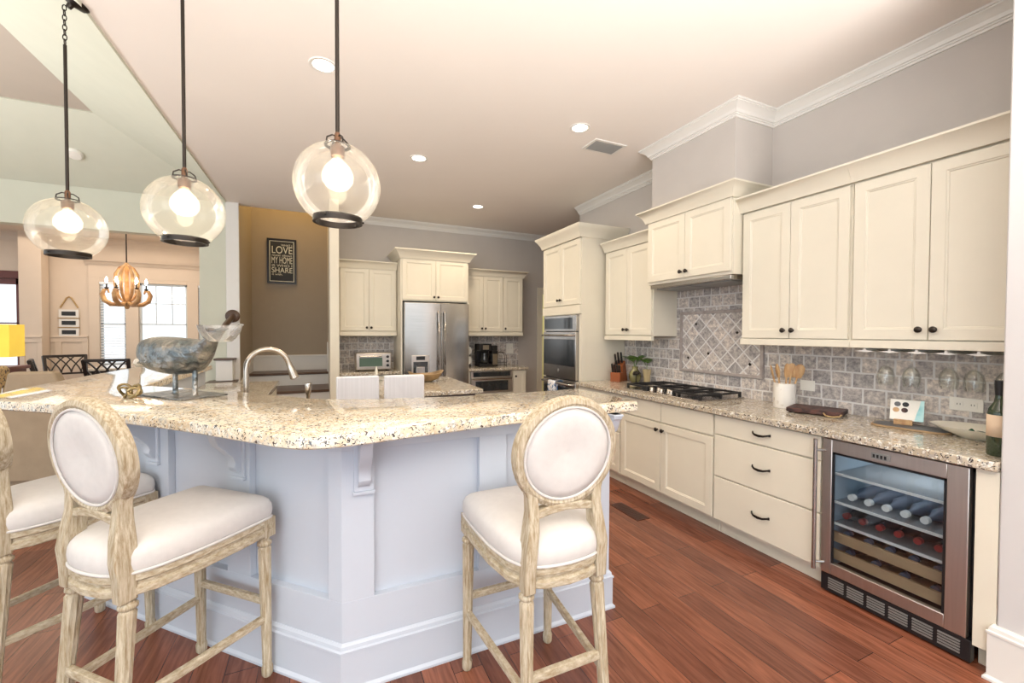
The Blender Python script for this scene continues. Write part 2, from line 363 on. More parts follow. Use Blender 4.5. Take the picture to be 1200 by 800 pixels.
# ------------------------------------------------------------------ room shell
XW, YB, ZC = 3.22, 6.6, 3.15
struct('floor', MB().box(-8, 6, -5, 12, -.05, 0), 'floor')
struct('ceiling', MB().box(-1.12, 6, -2.5, YB+.12, ZC, ZC+.05), 'ceil')
VX, VY, VZ = -2.07, 5.65, 3.66
mb = MB(); mb.quad([(-1.12, -2.5, ZC), (-1.12, YB, ZC), (VX, VY, VZ), (VX, -2.5, VZ)]); mb.quad([(-1.12, YB, ZC), (-8, YB, ZC), (-8, VY, VZ), (VX, VY, VZ)])
struct('ceiling_slope', mb, 'wall2', solid=.03, smooth=0)
struct('ceiling_tray', MB().box(-8, VX, -2.5, VY, VZ, VZ+.04), 'taupe')
struct('wall_right', MB().box(XW, XW+.12, .6, 4.9, 0, ZC), 'wall')
struct('wall_right_end', MB().box(XW+.12, 6, 4.78, 4.9, 0, ZC), 'wall')
struct('wall_pillar', MB().box(2.57, XW+.12, -2.5, .755, 0, ZC+.1), 'pillar', bevel=.006)
struct('wall_soffit', MB().box(2.80, XW, 2.20, 3.06, 2.55, ZC), 'wall')
# back wall with pantry doorway
DX0, DX1, DZ = 3.56, 4.35, 2.15
mb = MB(); mb.box(.215, DX0, YB, YB+.12, 0, ZC); mb.box(DX1, 6, YB, YB+.12, 0, ZC); mb.box(DX0, DX1, YB, YB+.12, DZ, ZC)
struct('wall_back', mb, 'wall')
struct('wall_far_right', MB().box(5.6, 5.7, 4.9, 9.2, 0, ZC), 'wall')
mb = MB(); mb.box(DX0-.1, DX0, YB-.02, YB+.14, 0, DZ+.1); mb.box(DX1, DX1+.1, YB-.02, YB+.14, 0, DZ+.1); mb.box(DX0, DX1, YB-.02, YB+.14, DZ, DZ+.1)
struct('door_1', mb, 'cream', bevel=.004)
struct('wall_pantry', MB().box(2.6, 5.6, 9.1, 9.2, 0, 2.8), mat('pantry_paint', srgb(222, 214, 150), .8))
# stair wall stub, alcove
struct('wall_stub', MB().box(.10, .212, 5.88, 7.8, 0, 6), 'cream', bevel=.004)
struct('wall_stair_left', MB().box(-1.12, -1.0, YB, 7.8, 0, 6), 'wall3')
struct('wall_stair_back', MB().box(-1.12, .212, 7.8, 7.92, 0, 6), 'wall3')
struct('wall_stair_corner', MB().box(-1.42, -1.12, YB, YB+.12, 0, ZC), 'wall2')
struct('wall_stair_top', MB().box(-1.12, .212, YB, YB+.12, ZC+.05, 6), 'wall3')
struct('ceiling_stairwell', MB().box(-1.12, .3, YB, 7.92, 6, 6.05), 'ceil')
struct('trim_1', MB().box(-1.13, -.985, YB-.02, YB+.02, 0, ZC), 'white', bevel=.003)
# dining room
struct('wall_header', MB().box(-8, -1.42, YB, YB+.15, 2.66, ZC), 'wall2')
FY, DZC = 9.8, 3.08
struct('ceiling_dining', MB().box(-8, -1.3, YB+.15, FY, DZC, DZC+.05), 'peach')
struct('wall_dining_right', MB().box(-1.42, -1.30, YB+.12, FY, 0, DZC), 'peach')
WINS = [(-3.56, -3.20, .85, 2.33), (-3.02, -2.30, .85, 2.33), (-2.13, -1.75, .85, 2.33), (-5.30, -4.53, .1, 2.33)]
xs = sorted([-8, -1.42]+[w[0] for w in WINS]+[w[1] for w in WINS]); mb = MB()
for a, b2 in zip(xs[:-1], xs[1:]):
    w = [q for q in WINS if abs(q[0]-a) < 1e-6]
    if w: mb.box(a, b2, FY, FY+.15, 0, w[0][2]); mb.box(a, b2, FY, FY+.15, w[0][3], DZC)
    else: mb.box(a, b2, FY, FY+.15, 0, DZC)
struct('wall_dining_back', mb, 'peach')
mb = MB(); mb.mould([(-8, FY), (-1.42, FY)], crown_prof(DZC, .14, .12)); struct('trim_dining_crown', mb, 'peach', smooth=20)
# wainscot and casings on the far wall
mb = MB()
mb.box(-4.50, -3.72, FY-.02, FY, 1.27, 1.36); mb.box(-4.50, -3.72, FY-.035, FY, 1.35, 1.375); mb.box(-4.50, -3.72, FY-.02, FY, 0, .25)
for x in (-4.50, -4.15, -3.80): mb.box(x, x+.08, FY-.018, FY, .25, 1.27)
struct('trim_2', mb, 'peach', bevel=.003)
struct('wall_dining_pier', MB().box(-4.47, -4.20, FY-.25, FY-.04, 0, DZC), 'peach')
mb = MB(); mb.box(-4.47, -4.20, FY-.27, FY-.25, 1.27, 1.36); mb.box(-4.47, -4.20, FY-.285, FY-.25, 1.35, 1.375)
for x in (-4.47, -4.26): mb.box(x, x+.06, FY-.265, FY-.25, 0, 1.27)
struct('trim_3', mb, 'peach', bevel=.003)
mb = MB()
mb.box(-3.70, -1.42, FY-.03, FY, 2.40, 2.62); mb.mould([(-3.74, FY-.03), (-1.42, FY-.03)], crown_prof(2.70, .08, .08))
for x0, x1 in ((-3.70, -3.56), (-3.20, -3.02), (-2.30, -2.13), (-1.75, -1.6)): mb.box(x0, x1, FY-.03, FY, .72, 2.40)
mb.box(-3.74, -1.42, FY-.07, FY, .80, .84); mb.box(-3.70, -1.42, FY-.03, FY, .70, .80)
for w in WINS[:3]: mb.box(w[0], w[1], FY-.03, FY, 2.33, 2.40)
struct('trim_4', mb, 'peach', bevel=.003)
for i, (x0, x1, z0, z1) in enumerate(WINS):
    mb = MB(); dark = i == 3; t = .10 if dark else .035
    for a in ((x0, x0+t, z0, z1), (x1-t, x1, z0, z1), (x0, x1, z0, z0+t), (x0, x1, z1-t, z1), (x0, x1, 1.575, 1.60)): mb.box(a[0], a[1], FY+.02, FY+.06, a[2], a[3])
    if i == 1:
        for k in (1, 2): mb.box(x0+(x1-x0)*k/3-.007, x0+(x1-x0)*k/3+.007, FY+.03, FY+.05, 1.6, z1)
        mb.box(x0, x1, FY+.03, FY+.05, 1.96, 1.975)
    if dark: mb.box(x0-.45, x0-.05, FY-.03, FY, 0, 2.45); mb.box(x0-.45, x1, FY-.03, FY, 2.33, 2.45); mb.box(x0-.05, x0+.05, FY-.03, FY, 0, 2.45)
    w = struct('window_%d' % (i+1), mb, 'redwood' if dark else mat('sash_paint', srgb(206, 214, 218), .4), bevel=.003)
    MB().box(x0+t, x1-t, FY+.038, FY+.042, z0+t, z1-t).obj('pane', 'pane', w)
    if i in (0, 2):
        mb = MB(); z = z0+.05
        while z < z1-.03:
            mx = Matrix.Translation((0, FY-.005, z)) @ Matrix.Rotation(.35, 4, 'X'); mb.box(x0+.01, x1-.01, -.02, .02, -.0015, .0015, mx); z += .048
        mb.box(x0+.005, x1-.005, FY-.03, FY+.02, z1-.04, z1); mb.obj('blind', 'blind', w)
# crowns and baseboards, kitchen
mb = MB(); mb.mould([(XW, 4.9), (XW, 3.06), (2.80, 3.06), (2.80, 2.20), (XW, 2.20), (XW, .755)], crown_prof(ZC, .098, .088), 1)
struct('trim_5', mb, 'white', smooth=20)
mb = MB(); mb.mould([(.215, YB), (6, YB)], crown_prof(ZC, .098, .088), 1); struct('trim_6', mb, 'white', smooth=20)
mb = MB(); mb.mould([(2.58, .755), (2.57, .755), (2.57, -2.5)], base_prof(.235, .02), 1); struct('baseboard_pillar', mb, 'white', smooth=15)
mb = MB(); mb.mould([(2.95, YB), (DX0-.1, YB)], base_prof(.18, .018), 1); struct('baseboard_back', mb, 'white')
mb = MB(); mb.mould([(-1.42, YB), (-1.13, YB)], base_prof(.18, .018), 1); struct('baseboard_stair', mb, 'white')
# stairs
mb = MB(); mb.box(-1.0, .10, 6.62, 7.8, 0, .60); mb.box(-1.0, .10, 7.32, 7.8, .60, .795); struct('stair_risers', mb, 'white')
mb = MB(); mb.box(-1.0, .10, 6.59, 7.32, .60, .635); mb.box(-1.0, .10, 7.29, 7.8, .795, .83); struct('stair_treads', mb, 'tread', bevel=.008)
mb = MB(); mb.box(-1.0, .10, 7.78, 7.8, .83, 1.06); mb.box(-1.0, .10, 7.765, 7.8, 1.05, 1.08)
mb.prism([(6.6, .45), (7.3, .64), (7.78, .83), (7.78, 1.08), (7.3, .92), (6.6, .75)], 0, .018, Matrix(((0, 0, 1, -1.0), (1, 0, 0, 0), (0, 1, 0, 0), (0, 0, 0, 1))))
mb.prism([(7.3, .83), (7.78, .83), (7.78, 1.08), (7.62, 1.08), (7.3, 1.30)], -.018, 0, Matrix(((0, 0, 1, .10), (1, 0, 0, 0), (0, 1, 0, 0), (0, 0, 0, 1))))
struct('stair_skirt', mb, 'white', bevel=.003)
mb = MB(); mb.box(-1.30, -1.02, 6.2, 6.58, 0, .80); mb.box(-1.22, -1.04, 6.4, 6.58, .83, 1.09); struct('stair_side_panel', mb, 'white', bevel=.003)
mb = MB(); mb.box(-1.32, -1.0, 6.18, 6.58, .80, .825); mb.box(-1.24, -1.02, 6.38, 6.58, 1.09, 1.115); struct('stair_side_treads', mb, 'tread', bevel=.004)
hr = thing('handrail', 'dark stained wooden handrail end with round wall rosette above the bar', 'handrail', (-1.06, 6.58, 1.66))
mb = MB(); mb.lathe([(.080, 0), (.084, .012), (.070, .022), (.03, .028)], mx=Matrix.Rotation(PI/2, 4, 'X'), n=28); mb.obj('rosette', 'tread', hr)
mb = MB(); mb.sweep([(0, -.02, 0), (0.0, -.1, -.03), (-.02, -.35, -.12), (-.05, -.8, -.32)], [(.032*math.cos(a*PI/6), .04*math.sin(a*PI/6)) for a in range(12)]); mb.obj('rail', 'tread', hr)
# tile backsplashes
struct('wall_backsplash_right', MB().box(XW-.012, XW, .76, 3.93, .9, 1.40).box(XW-.012, XW, 2.2, 3.16, 1.40, 1.90), 'tile')
struct('wall_backsplash_back', MB().box(.215, 1.0, YB-.012, YB, .9, 1.42), 'tileb')
struct('wall_backsplash_back', MB().box(1.99, 3.09, YB-.012, YB, .9, 1.42), 'tileb')

# ------------------------------------------------------------------ cabinets (local: front at y=0 facing -y)
def knob(parent, x, z, y=-.002):
    mb = MB(); mb.lathe([(.007, 0), (.006, .012), (.0155, .018), (.017, .026), (.011, .032), (.002, .034)], n=14, mx=Matrix.Translation((x, y, z)) @ Matrix.Rotation(PI/2, 4, 'X'))
    mb.obj('knob', 'bronze', parent)
def pull(parent, x, z, w=.12, y=0):
    mb = MB(); pts = [(x-w/2, y, z+.004), (x-w/2+.008, y-.014, z+.004), (x-w/4, y-.026, z-.003), (x, y-.028, z-.006), (x+w/4, y-.026, z-.003), (x+w/2-.008, y-.014, z+.004), (x+w/2, y, z+.004)]
    mb.sweep(pts, [(.004, -.007), (.004, .007), (-.004, .007), (-.004, -.007)], scales=[1.2, .8, .9, 1.1, .9, .8, 1.2]); mb.obj('handle', 'bronze', parent, bevel=.001)
def cabinet(name, label, w, depth, z0, z1, doors=(), drawers=(), loc=(0, 0, 0), rot=0, crown=0, toe=0, rail=0, group=None, m='cream', crown_sides=(1, 1), bodyback=None, cat='cabinet'):
    t = thing(name, label, cat, loc, rot, group)
    mb = MB(); mb.box(0, w, .021, depth, z0+(.1 if toe else 0), z1)
    if toe: mb.box(0, w, .08, depth, z0, z0+.1)
    mb.obj('body', m, t, bevel=.0015)
    for (x0, x1, a, b2, kx, kz) in doors:
        d = MB().panel(x0, x1, a, b2, 0).obj('door', m, t, smooth=0)
        if kx is not None: knob(d, kx, kz)
    for (x0, x1, a, b2, pl) in drawers:
        d = MB().panel(x0, x1, a, b2, 0, fw=0).obj('drawer', m, t, smooth=0)
        if pl: pull(d, (x0+x1)/2, (a+b2)/2+(b2-a)*.0)
    if rail:
        MB().box(0, w, -.004, .03, z0-rail, z0).obj('light_rail', m, t, bevel=.003)
    if crown:
        path = []
        if crown_sides[0]: path.append((0, depth))
        path += [(0, 0), (w, 0)]
        if crown_sides[1]: path.append((w, depth))
        mb = MB(); mb.mould(path, [(0, z1-.02), (.012, z1-.02), (.018, z1), (.03, z1+crown*.3), (.055, z1+crown*.75), (.075, z1+crown-.012), (.075, z1+crown), (0, z1+crown)], 1); mb.obj('crown', m, t)
        
    return t
UF = 2.89
def two_doors(w, z0, z1, kz, g=.004, e=.012):
    c = w/2
    return [(e, c-g/2, z0, z1, c-.03, kz), (c+g/2, w-e, z0, z1, c+.03, kz)]
# uppers right A1 (Y .76..1.48) and A2 (1.48..2.19)
cabinet('wall_cabinet', 'cream two-door wall cabinet nearest the pillar, above the hanging glasses', .715, .33, 1.415, 2.37, two_doors(.715, 1.42, 2.34, 1.475), loc=(UF, 1.478, 0), rot=RZ, rail=.045, crown=.085, crown_sides=(0, 0))
cabinet('wall_cabinet', 'cream two-door wall cabinet right of the hood, above the utensil crock', .725, .33, 1.415, 2.37, two_doors(.725, 1.42, 2.34, 1.475), loc=(UF, 2.204, 0), rot=RZ, rail=.045, crown=.085, crown_sides=(1, 0))
hc = cabinet('hood_cabinet', 'short cream two-door cabinet above the cooktop, boxed up to the ceiling', .90, .43, 1.90, 2.49, two_doors(.90, 1.925, 2.47, 1.975), loc=(2.79, 3.11, 0), rot=RZ, crown=.085)
cabinet('wall_cabinet', 'cream two-door wall cabinet between tall oven cabinet and hood', .74, .33, 1.425, 2.36, two_doors(.74, 1.435, 2.335, 1.49), loc=(UF, 3.885, 0), rot=RZ, rail=.045, crown=.08, crown_sides=(0, 1))
# range hood insert
t = thing('range_hood', 'grey steel range hood insert set under the hood cabinet', 'range hood', (2.80, 3.09, 0), RZ)
MB().box(.01, .86, .01, .40, 1.862, 1.898).obj('housing', 'steel', t, bevel=.004)
mb = MB(); mb.box(.04, .42, .06, .36, 1.855, 1.862); mb.box(.44, .82, .06, .36, 1.855, 1.862); mb.obj('filter', 'grey', t)
# base run
BX = 2.58
cabinet('base_cabinet', 'cream base cabinet with three wide drawers beside the wine cooler', .722, .62, 0, .875, (), [(.006, .716, .735, .868, 1), (.006, .716, .435, .725, 1), (.006, .716, .122, .425, 1)], loc=(BX, 2.168, 0), rot=RZ, toe=1)
ck = cabinet('base_cabinet', 'cream base cabinet with two doors under the cooktop', 1.045, .62, 0, .875, [(.008, .520, .122, .70, .49, .645), (.526, 1.037, .122, .70, .556, .645)], [(.008, .520, .712, .868, 0), (.526, 1.037, .712, .868, 0)], loc=(BX, 3.216, 0), rot=RZ, toe=1)
cabinet('base_cabinet', 'narrow cream base cabinet between cooktop and tall oven cabinet', .71, .62, 0, .875, [(.008, .70, .122, .50, None, 0)], [(.008, .70, .712, .868, 0), (.008, .70, .51, .70, 0)], loc=(BX, 3.929, 0), rot=RZ, toe=1)
tag(MB().box(2.575, XW, .757, .828, 0.1, .875).box(2.64, XW, .757, .828, 0, .1).obj('filler_panel', 'cream', bevel=.002), 'narrow cream filler panel between wine cooler and wall pillar', 'panel')
tag(MB().box(2.545, XW-.014, .757, 3.93, .878, .92).obj('worktop', 'granite2', bevel=.006, seg=3), 'long speckled granite worktop holding the cooktop along the tiled wall', 'worktop')
# tall oven cabinet
t = thing('oven_cabinet', 'tall cream cabinet housing the double wall oven', 'cabinet', (2.60, 4.80, 0), RZ)
mb = MB(); W = .86; dp = .615
mb.box(0, .055, .021, dp, .1, 2.53); mb.box(W-.055, W, .021, dp, .1, 2.53); mb.box(.055, W-.055, .021, dp, 1.66, 2.53); mb.box(.055, W-.055, .021, dp, .1, .40); mb.box(.055, W-.055, dp-.02, dp, .4, 1.66); mb.box(0, W, .08, dp, 0, .1)
mb.obj('body', 'cream', t, bevel=.002)
for x0, x1, kx in ((.012, .428, .40), (.432, .848, .46)):
    d = MB().panel(x0, x1, 1.775, 2.50, 0).obj('door', 'cream', t, smooth=0); knob(d, kx, 1.84)
MB().box(0, W, -.002, .02, 1.67, 1.765).obj('rail', 'cream', t)
MB().panel(.012, .848, .12, .385, 0, fw=0).obj('drawer', 'cream', t, smooth=0)
mb = MB(); mb.mould([(0, dp), (0, 0), (W, 0), (W, dp)], [(0, 2.51), (.012, 2.51), (.018, 2.53), (.03, 2.56), (.055, 2.60), (.08, 2.63), (.08, 2.645), (0, 2.645)], 1); mb.obj('crown', 'cream', t)
# double oven
t = thing('double_oven', 'stainless double wall oven with black glass doors in tall cabinet', 'oven', (2.60, 4.80, 0), RZ)
mb = MB(); mb.box(.06, .80, .02, .5, .41, 1.65); mb.obj('body', 'black', t)
mb = MB(); mb.box(.058, .802, -.012, .02, 1.475, 1.655); pn = mb.obj('control_panel', 'steel', t, bevel=.002)
MB().box(.09, .72, -.016, -.010, 1.50, 1.63).obj('display', 'blackglass', pn)
for z0, z1 in ((.92, 1.465), (.41, .905)):
    mb = MB(); mb.box(.058, .802, -.02, .02, z0, z1); d = mb.obj('oven_door', 'steel', t, bevel=.003)
    MB().box(.085, .775, -.026, -.018, z0+.15, z1-.085).obj('window', 'blackglass', d, bevel=.002)
    mb = MB(); mb.tube([(.09, -.02, z1-.04), (.10, -.06, z1-.04), (.12, -.07, z1-.04), (.74, -.07, z1-.04), (.76, -.06, z1-.04), (.77, -.02, z1-.04)], .012, 10); mb.obj('handle', 'steel', d)
    if z0 > .9: MB().lathe([(.018, 0), (.018, .004)], n=16, mx=Matrix.Translation((.43, -.02, z0+.09)) @ Matrix.Rotation(PI/2, 4, 'X')).obj('badge', 'grey', d)
t = MB()
n = 8
pts = [(-.090, .60), (-.090, .84), (-.086, .875), (-.072, .887), (-.057, .875), (-.051, .84), (-.051, .66)]
rs = [[(x, y+dy, z) for (y, z) in pts for dy in (0,)] for x in (.30, .36, .42, .47)]
for i in range(3):
    a, b2 = rs[i], rs[i+1]
    for j in range(len(pts)-1): t.quad([a[j], b2[j], b2[j+1], a[j+1]])
bmesh.ops.remove_doubles(t.b, verts=t.b.verts, dist=.0005)
o = t.obj('dish_towel', 'towel', solid=.004, loc=(2.60, 4.80, 0), rot=RZ); tag(o, 'white dish towel with blue pattern hanging on the lower oven handle', 'towel')

# ------------------------------------------------------------------ wine cooler
t = thing('wine_cooler', 'stainless framed glass-door wine cooler under the right end of the worktop', 'wine cooler', (2.572, 1.442, 0), RZ)
W = .608
mb = MB(); mb.box(0, .02, .04, .6, .12, .872); mb.box(W-.02, W, .04, .6, .12, .872); mb.box(0, W, .04, .6, .845, .872); mb.box(0, W, .04, .6, .10, .135); mb.box(0, W, .58, .6, .12, .872)
mb.obj('body', 'black', t)
mb = MB(); mb.box(.021, .03, .05, .575, .14, .84); mb.box(W-.03, W-.021, .05, .575, .14, .84); mb.box(.03, W-.03, .565, .575, .14, .84); mb.box(.03, W-.03, .05, .565, .835, .842); mb.obj('lining', 'inner', t)
mb = MB(); dz0, dz1 = .115, .868
mb.box(.004, .052, 0, .035, dz0, dz1); mb.box(W-.085, W-.012, 0, .035, dz0, dz1); mb.box(.052, W-.085, .002, .035, dz1-.07, dz1); mb.box(.052, W-.085, .002, .035, dz0, dz0+.062)
d = mb.obj('door', 'steel2', t, bevel=.003)
MB().box(.05, W-.083, .014, .018, dz0+.06, dz1-.068).obj('glass', 'coolglass', d)
mb = MB(); mb.box(.05, .062, .008, .014, dz0+.06, dz1-.068); mb.box(W-.097, W-.083, .008, .014, dz0+.06, dz1-.068); mb.box(.05, W-.083, .008, .014, dz1-.082, dz1-.068); mb.obj('gasket', 'black', d)
mb = MB(); mb.tube([(-.008, -.045, .13), (-.008, -.045, .862)], .011, 12); mb.tube([(-.008, -.045, .17), (.02, 0, .17)], .007, 8); mb.tube([(-.008, -.045, .80), (.02, 0, .80)], .007, 8); mb.obj('handle', 'steel', d)
mb = MB(); mb.box(.235, .315, -.004, .002, dz1-.052, dz1-.022); b_ = mb.obj('badge', 'grey', d, bevel=.002)
mb = MB()
for k in range(4): mb.box(.243+k*.016, .252+k*.016, -.006, -.003, dz1-.046, dz1-.029)
mb.obj('badge_letters', 'black', b_)
mb = MB(); mb.box(0, W, .012, .05, .01, .108); g = mb.obj('grille', 'black', t, bevel=.002)
mb = MB()
for k in range(6):
    for j in range(5): mb.box(.04+k*.092, .115+k*.092, .006, .013, .032+j*.013, .038+j*.013)
mb.obj('louvres', 'grey', g)
for z in (.665, .505, .385):
    mb = MB(); mb.box(.03, W-.03, .06, .07, z, z+.012)
    mb.box(.03, W-.03, .07, .55, z+.002, z+.005)
    mb.box(.03, W-.03, .54, .55, z, z+.01); sh = mb.obj('shelf', 'shelfglass', t); MB().box(.03, W-.03, .052, .062, z-.002, z+.010).obj('shelf_trim', 'ceramic', sh)
for z in (.285, .185): 
    mb = MB(); mb.box(.03, W-.03, .055, .075, z, z+.055); mb.box(.03, W-.03, .075, .55, z, z+.012); mb.obj('wood_shelf', 'wood_slat', t, bevel=.002)
def lying(name, x, y, z, r, L, mbody, mcap, label, group):
    o = thing(name, label, 'bottle', (2.572+y, 1.442-x, z), RZ, group)
    mb = MB(); mb.lathe([(r*.3, 0), (r*.36, .004), (r*.36, .05), (r*.5, .08), (r*.95, .12), (r, .14), (r, L), (r*.9, L+.005)], n=16, mx=Matrix.Rotation(-PI/2, 4, 'X')); mb.obj('glass_body', mbody, o)
    mb = MB(); mb.lathe([(r*.5, -.006), (r*.52, .0), (r*.52, .022)], n=14, mx=Matrix.Rotation(-PI/2, 4, 'X')); mb.obj('cap', mcap, o)
    return o
for k in range(5): lying('glass_bottle', .10+k*.078, .10, .545, .034, .30, 'clearb', 'ceramic', 'pale glass bottle lying in the middle row of the wine cooler', 'pale bottles on the cooler shelf')
for k in range(6): lying('red_capped_bottle', .075+k*.078, .10, .432, .032, .30, 'darkb', 'redcap', 'dark bottle with red cap lying in the lower row of the wine cooler', 'red-capped bottles in the cooler')
for k in range(5): lying('wine_bottle', .09+k*.095, .09, .336, .036, .30, 'darkb', 'clearb', 'dark wine bottle lying on the upper wooden cooler shelf', 'wine bottles behind the upper wooden shelf front')
for k in range(4): lying('wine_bottle', .10+k*.12, .09, .235, .036, .30, 'darkb', 'clearb', 'dark wine bottle lying on the lowest wooden cooler shelf', 'wine bottles behind the lowest wooden shelf front')
lamp('cooler_light', 'AREA', (2.9, 1.14, .83), .7, (.92, .96, 1), .3)

# ------------------------------------------------------------------ cooktop
t = thing('gas_cooktop', 'stainless gas cooktop with black cast iron grates set in granite worktop', 'cooktop', (2.66, 3.27, .92), RZ)
mb = MB(); mb.box(0, .90, 0, .51, .0005, .010); mb.obj('tray', 'steel', t, bevel=.004)
for x0, x1 in ((.02, .30), (.31, .59), (.60, .88)):
    for (bx, by) in (((x0+x1)/2, .14), ((x0+x1)/2, .37)):
        if x0 == .31 and by == .14: continue
        mb = MB(); mb.lathe([(.05, .010), (.05, .018), (.036, .022), (.036, .032), (.02, .036)], c=(bx, by, 0), n=20); mb.obj('burner', 'cast', t)
    mb = MB(); y0, y1 = (.11, .49) if x0 == .31 else (.03, .49)
    a = (.006, .012); H = .052
    for X in (x0+.006, x1-.006): mb.box(X-.008, X+.008, y0, y1, H-.016, H)
    for Y in (y0+.006, (y0+y1)/2, y1-.006): mb.box(x0, x1, Y-.008, Y+.008, H-.016, H)
    mb.box((x0+x1)/2-.005, (x0+x1)/2+.005, y0, y1, H-.010, H+.003)
    for X in (x0+.006, x1-.006):
        for Y in (y0+.006, (y0+y1)/2, y1-.006): mb.box(X-.010, X+.010, Y-.010, Y+.010, .010, H)
    mb.obj('grate', 'cast', t, bevel=.003)
for k in range(5):
    mb = MB(); mb.lathe([(.023, 0), (.024, .004), (.020, .008), (.018, .034), (.015, .038)], c=(.335+k*.058, .045+(.03 if k % 2 else 0), .010), n=16); mb.box(.332+k*.058, .338+k*.058, .032+(.03 if k % 2 else 0), .058+(.03 if k % 2 else 0), .047, .056); mb.obj('control_knob', 'nickel', t)

# tile picture panel over the cooktop
t = thing('tile_mural', 'framed mural of diamond set travertine tiles above the cooktop', 'tile mural', (XW-.014, 3.09, 0), RZ)
PW, z0, z1 = .86, 1.085, 1.66
MB().box(.025, PW-.025, -.004, 0, z0+.025, z1-.025).obj('diamond_tiles', 'diam', t)
mb = MB(); pf = [(-.006, -.019), (.006, -.019), (.010, -.012), (.012, .0), (-.012, .0), (-.010, -.012)]
fr = []
for (ox, oy) in pf:
    pass
def frame_loop(d, y): return [(d, y, z0+d), (PW-d, y, z0+d), (PW-d, y, z1-d), (d, y, z1-d)]
mb.rings([frame_loop(0, 0), frame_loop(.004, -.016), frame_loop(.016, -.020), frame_loop(.028, -.014), frame_loop(.03, 0)], closed=True)
mb.obj('pencil_frame', 'pencil', t)
for x, z in ((.19, 1.54), (.33, 1.27), (.62, 1.46), (.74, 1.20), (.10, 1.22)):
    MB().box(-.010, .010, -.008, -.003, -.010, .010, Matrix.Translation((x, 0, z)) @ Matrix.Rotation(PI/4, 4, 'Y')).obj('metal_inset', 'bronze', t)

# ------------------------------------------------------------------ worktop objects
ZT = .9205
kb = thing('knife_block', 'chestnut wooden block with slots for black handled knives beside the oven cabinet', 'knife block', (3.02, 3.80, ZT), math.radians(-60))
mb = MB(); mb.rings([[(-.055, -.10, 0), (.055, -.10, 0), (.055, .0, 0), (-.055, .0, 0)], [(-.055, -.10, .10), (.055, -.10, .10), (.055, .0, .10), (-.055, .0, .10)]]); mb.obj('front_block', 'block', kb, bevel=.003)
mb = MB(); mb.rings([[(-.055, .002, 0), (.055, .002, 0), (.055, .13, 0), (-.055, .13, 0)], [(-.055, -.02, .17), (.055, -.02, .17), (.055, .055, .225), (-.055, .055, .225)]]); mb.rings([[(-.056, .002, .0), (.056, .002, 0), (.056, .003, .0), (-.056, .003, 0)], [(-.056, .002, .01), (.056, .002, .01), (.056, .003, .01), (-.056, .003, .01)]]); mb.obj('rear_block', 'block', kb, bevel=.003)
for k, (x, y, z, L) in enumerate([(-.035, -.075, .10, .10), (-.01, -.07, .10, .095), (.02, -.075, .10, .09), (.04, -.06, .10, .085), (-.03, .0, .185, .12), (0, .01, .195, .13), (.03, .02, .205, .12), (.0, -.035, .12, .12)]):
    o = thing('kitchen_knife', 'knife with black handle standing in the chestnut knife block', 'knife', tuple(kb.location), math.radians(-60), 'knives in the block')
    mb = MB(); d = Vector((0, -.28, .96)); p = Vector((x, y, z)); mb.sweep([p, p+d*L*.5, p+d*L], [(-.007, -.010), (.007, -.010), (.007, .010), (-.007, .010)], up=(1, 0, 0)); mb.obj('knife_handle', 'black', o, bevel=.002)
    mb = MB(); mb.cyl(p+d*(L*.98), p+d*(L+.004), .007, n=8); mb.obj('pommel', 'steel', o)
def leafm(mb, p, d, L, w):
    p = Vector(p); d = Vector(d).normalized(); sd = d.cross(Vector((0, 0, 1))).normalized(); up = sd.cross(d)
    pr = [(0, 0), (.2, .75), (.45, 1), (.75, .6), (1, .02)]
    L_ = []; R_ = []; C_ = []
    for t_, k in pr:
        c = p+d*(L*t_)-up*(L*.25*t_*t_); C_.append(c); L_.append(c+sd*(w*k)+up*w*.25*k); R_.append(c-sd*(w*k)+up*w*.25*k)
    for i in range(4):
        mb.quad([C_[i], C_[i+1], L_[i+1], L_[i]]); mb.quad([C_[i], R_[i], R_[i+1], C_[i+1]])
def plant(t, n, h, spread, L, seed, z):
    rnd = random.Random(seed)
    for k in range(n):
        a = 2*PI*k/n+rnd.random(); r = spread*(.4+.6*rnd.random()); hh = h*(.6+.4*rnd.random())
        p1 = (r*math.cos(a), r*math.sin(a), z+hh)
        mb = MB(); mb.tube([(0, 0, z-.03), (r*.4*math.cos(a), r*.4*math.sin(a), z+hh*.6), p1], .0018, 5); mb.obj('stem', 'leaf', t)
        mb = MB(); leafm(mb, p1, (math.cos(a), math.sin(a), .9), L, L*.42); mb.obj('leaf', 'leaf', t, solid=.001)
t = thing('vase', 'round olive glass vase with leafy pothos cuttings beside the knife block', 'vase', (3.115, 3.64, ZT))
mb = MB(); mb.lathe([(.035, 0), (.055, .02), (.066, .06), (.060, .10), (.036, .135), (.030, .15), (.036, .168), (.031, .168), (.026, .15)], n=24, flute=0); mb.obj('vessel', 'jade', t)
plant(t, 9, .09, .055, .105, 3, .16)
t = thing('vase', 'narrow tan vase with one tall leaf beside the cooktop', 'vase', (3.13, 3.47, ZT))
mb = MB(); mb.lathe([(.028, 0), (.032, .01), (.034, .07), (.045, .15), (.040, .15), (.030, .07)], n=20); mb.obj('vessel', mat('tan_glass', srgb(176, 160, 124), .15), t)
plant(t, 3, .08, .03, .11, 5, .14)
t = thing('figurine', 'small dark metal flower figurine between the two vases', 'figurine', (3.05, 3.545, ZT))
mb = MB(); mb.lathe([(.03, 0), (.03, .006), (.006, .01), (.005, .08)], n=14); mb.obj('stand', 'bronze', t)
mb = MB()
for k in range(6):
    a = k*PI/3; mb.sphere((.022*math.cos(a), .022*math.sin(a), .10+.01*(k % 2)), .017, 10, 6)
mb.sphere((0, 0, .115), .016, 10, 6); mb.obj('flower_head', 'bronze', t)

